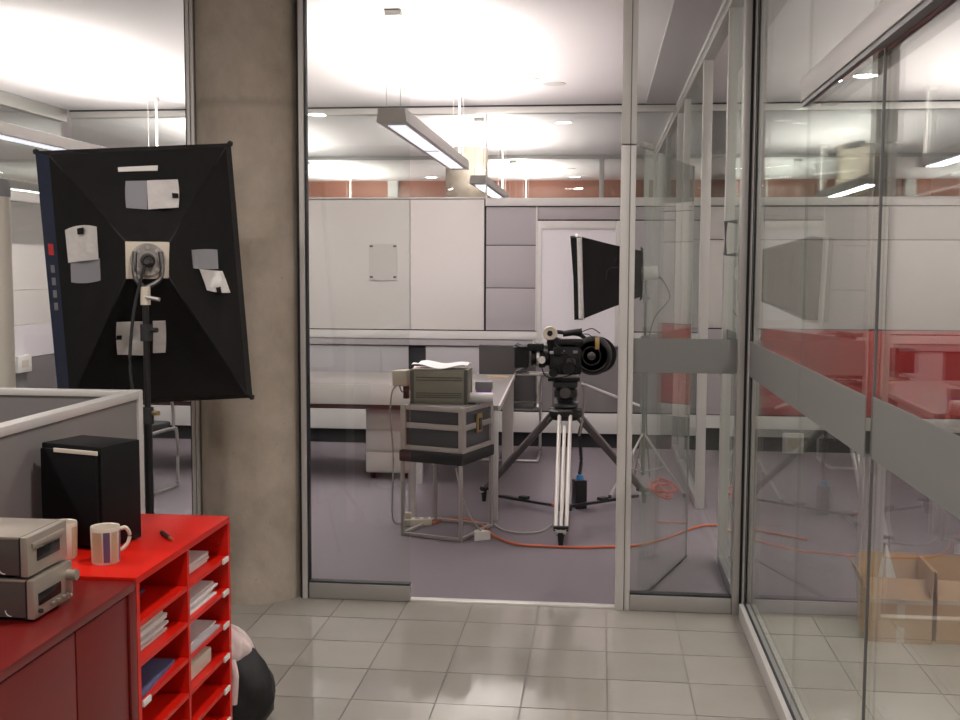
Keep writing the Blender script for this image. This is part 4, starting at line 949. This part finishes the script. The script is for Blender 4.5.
# clip-on sheet on the white panels
t = thing('clip_frame', 'small square sheet held by four corner clips on the white wall panels', 'frame', (-1.905, YB - 0.0125, 1.465))
MB().span((-0.125, -0.006, 0.0), (0.125, 0.0, 0.31)).build('sheet', 'acrylic', t)
MB().span((-0.13, -0.012, -0.006), (0.13, -0.0065, 0.0)).build('ledge', 'rail_white', t)
for x in (-0.105, 0.105):
    for z in (0.02, 0.29): MB().box((x, -0.009, z), (0.028, 0.006, 0.016), None, 0.002).build('clip', 'metal_dark', t)
# second room: socket box
t = thing('floor_socket', 'white square socket box below the red wall panels', 'socket', (1.63, 9.40, 0), 0)
MB().box((0, 0, 0.11), (0.17, 0.06, 0.17), None, 0.012).build('housing', 'white_plastic', t); MB().cyl((0, -0.03, 0.11), (0, -0.036, 0.11), 0.05, n=20).build('socket', 'cream_plastic', t)
MB().box((0, 0, 0.0125), (0.06, 0.05, 0.025)).build('foot', 'alu_dark', t)

t = thing('data_socket', 'small white socket box on the dark panel past the big softbox', 'socket', (-4.799, 8.66, 0.755))
MB().span((0, -0.11, -0.07), (0.05, 0.11, 0.07), None, 0.008).build('housing', 'white_plastic', t); MB().span((0.0505, -0.05, -0.03), (0.054, 0.05, 0.03)).build('socket', 'cream_plastic', t)
# ================================================================== CARDBOARD BOXES
def carton(label, x, y, rz, wd, dp, hh, back, tilt, ltilt=-24):
    t = thing('cardboard_box', label, 'box', (x, y, 0), rz, 'open cardboard boxes'); k = 0.005
    MB().span((-wd / 2, -dp / 2, 0), (wd / 2, dp / 2, k)).build('bottom', 'card', t)
    MB().span((-wd / 2, -dp / 2, k), (wd / 2, -dp / 2 + k, hh)).build('front_wall', 'card', t); MB().span((-wd / 2, dp / 2 - k, k), (wd / 2, dp / 2, hh)).build('back_wall', 'card', t)
    MB().span((-wd / 2, -dp / 2 + k, k), (-wd / 2 + k, dp / 2 - k, hh)).build('side_wall', 'card', t); MB().span((wd / 2 - k, -dp / 2 + k, k), (wd / 2, dp / 2 - k, hh)).build('side_wall', 'card', t)
    MB().span((-wd / 2, -k, 0), (wd / 2, 0, back), T(0, dp / 2, hh) @ RX(-8)).build('flap', 'card', t)
    MB().span((-wd / 2, 0, 0), (wd / 2, k, back), T(0, -dp / 2, hh) @ RX(-62)).build('flap', 'card_in', t)
    MB().span((0, -dp / 2 + k, 0), (k, dp / 2 - k, back * 0.95), T(-wd / 2, 0, hh) @ RY(ltilt)).build('flap', 'card', t)
    MB().span((-k, -dp / 2 + k, 0), (0, dp / 2 - k, back * 0.95), T(wd / 2, 0, hh) @ RY(tilt)).build('flap', 'card', t)
    for z0, z1 in ((hh * 0.55, hh), (0, hh * 0.36)): MB().span((-0.016, -dp / 2 - 0.0012, z0), (0.016, -dp / 2 - 0.0002, z1)).build('tape', 'tape', t)
    MB().span((-wd / 2, -dp / 2 - 0.0012, hh - 0.018), (wd / 2, -dp / 2 - 0.0002, hh)).build('edge_tape', 'tape', t)
    return t
carton('open cardboard box holding the pointed white bag', 1.275, 4.80, -3, 0.25, 0.28, 0.185, 0.13, 2)
carton('second open cardboard box, next to the one with the bag', 1.55, 4.81, -3, 0.25, 0.28, 0.185, 0.12, 30, -3)
t = thing('plastic_bag', 'pointed white plastic bag sticking out of a cardboard box', 'bag', (1.255, 4.82, 0.006))
def cone(u, v):
    a = 2 * math.pi * u; rr = (0.075 * (1 - v) + 0.004) * (1 + 0.16 * math.sin(4 * a + 2 * v) + 0.08 * math.sin(9 * a))
    return (rr * math.cos(a) - 0.015 * v, rr * 0.8 * math.sin(a), 0.37 * v)
MB().sheet(cone, 40, 10, 0.002).build('body', 'white_plastic', t)
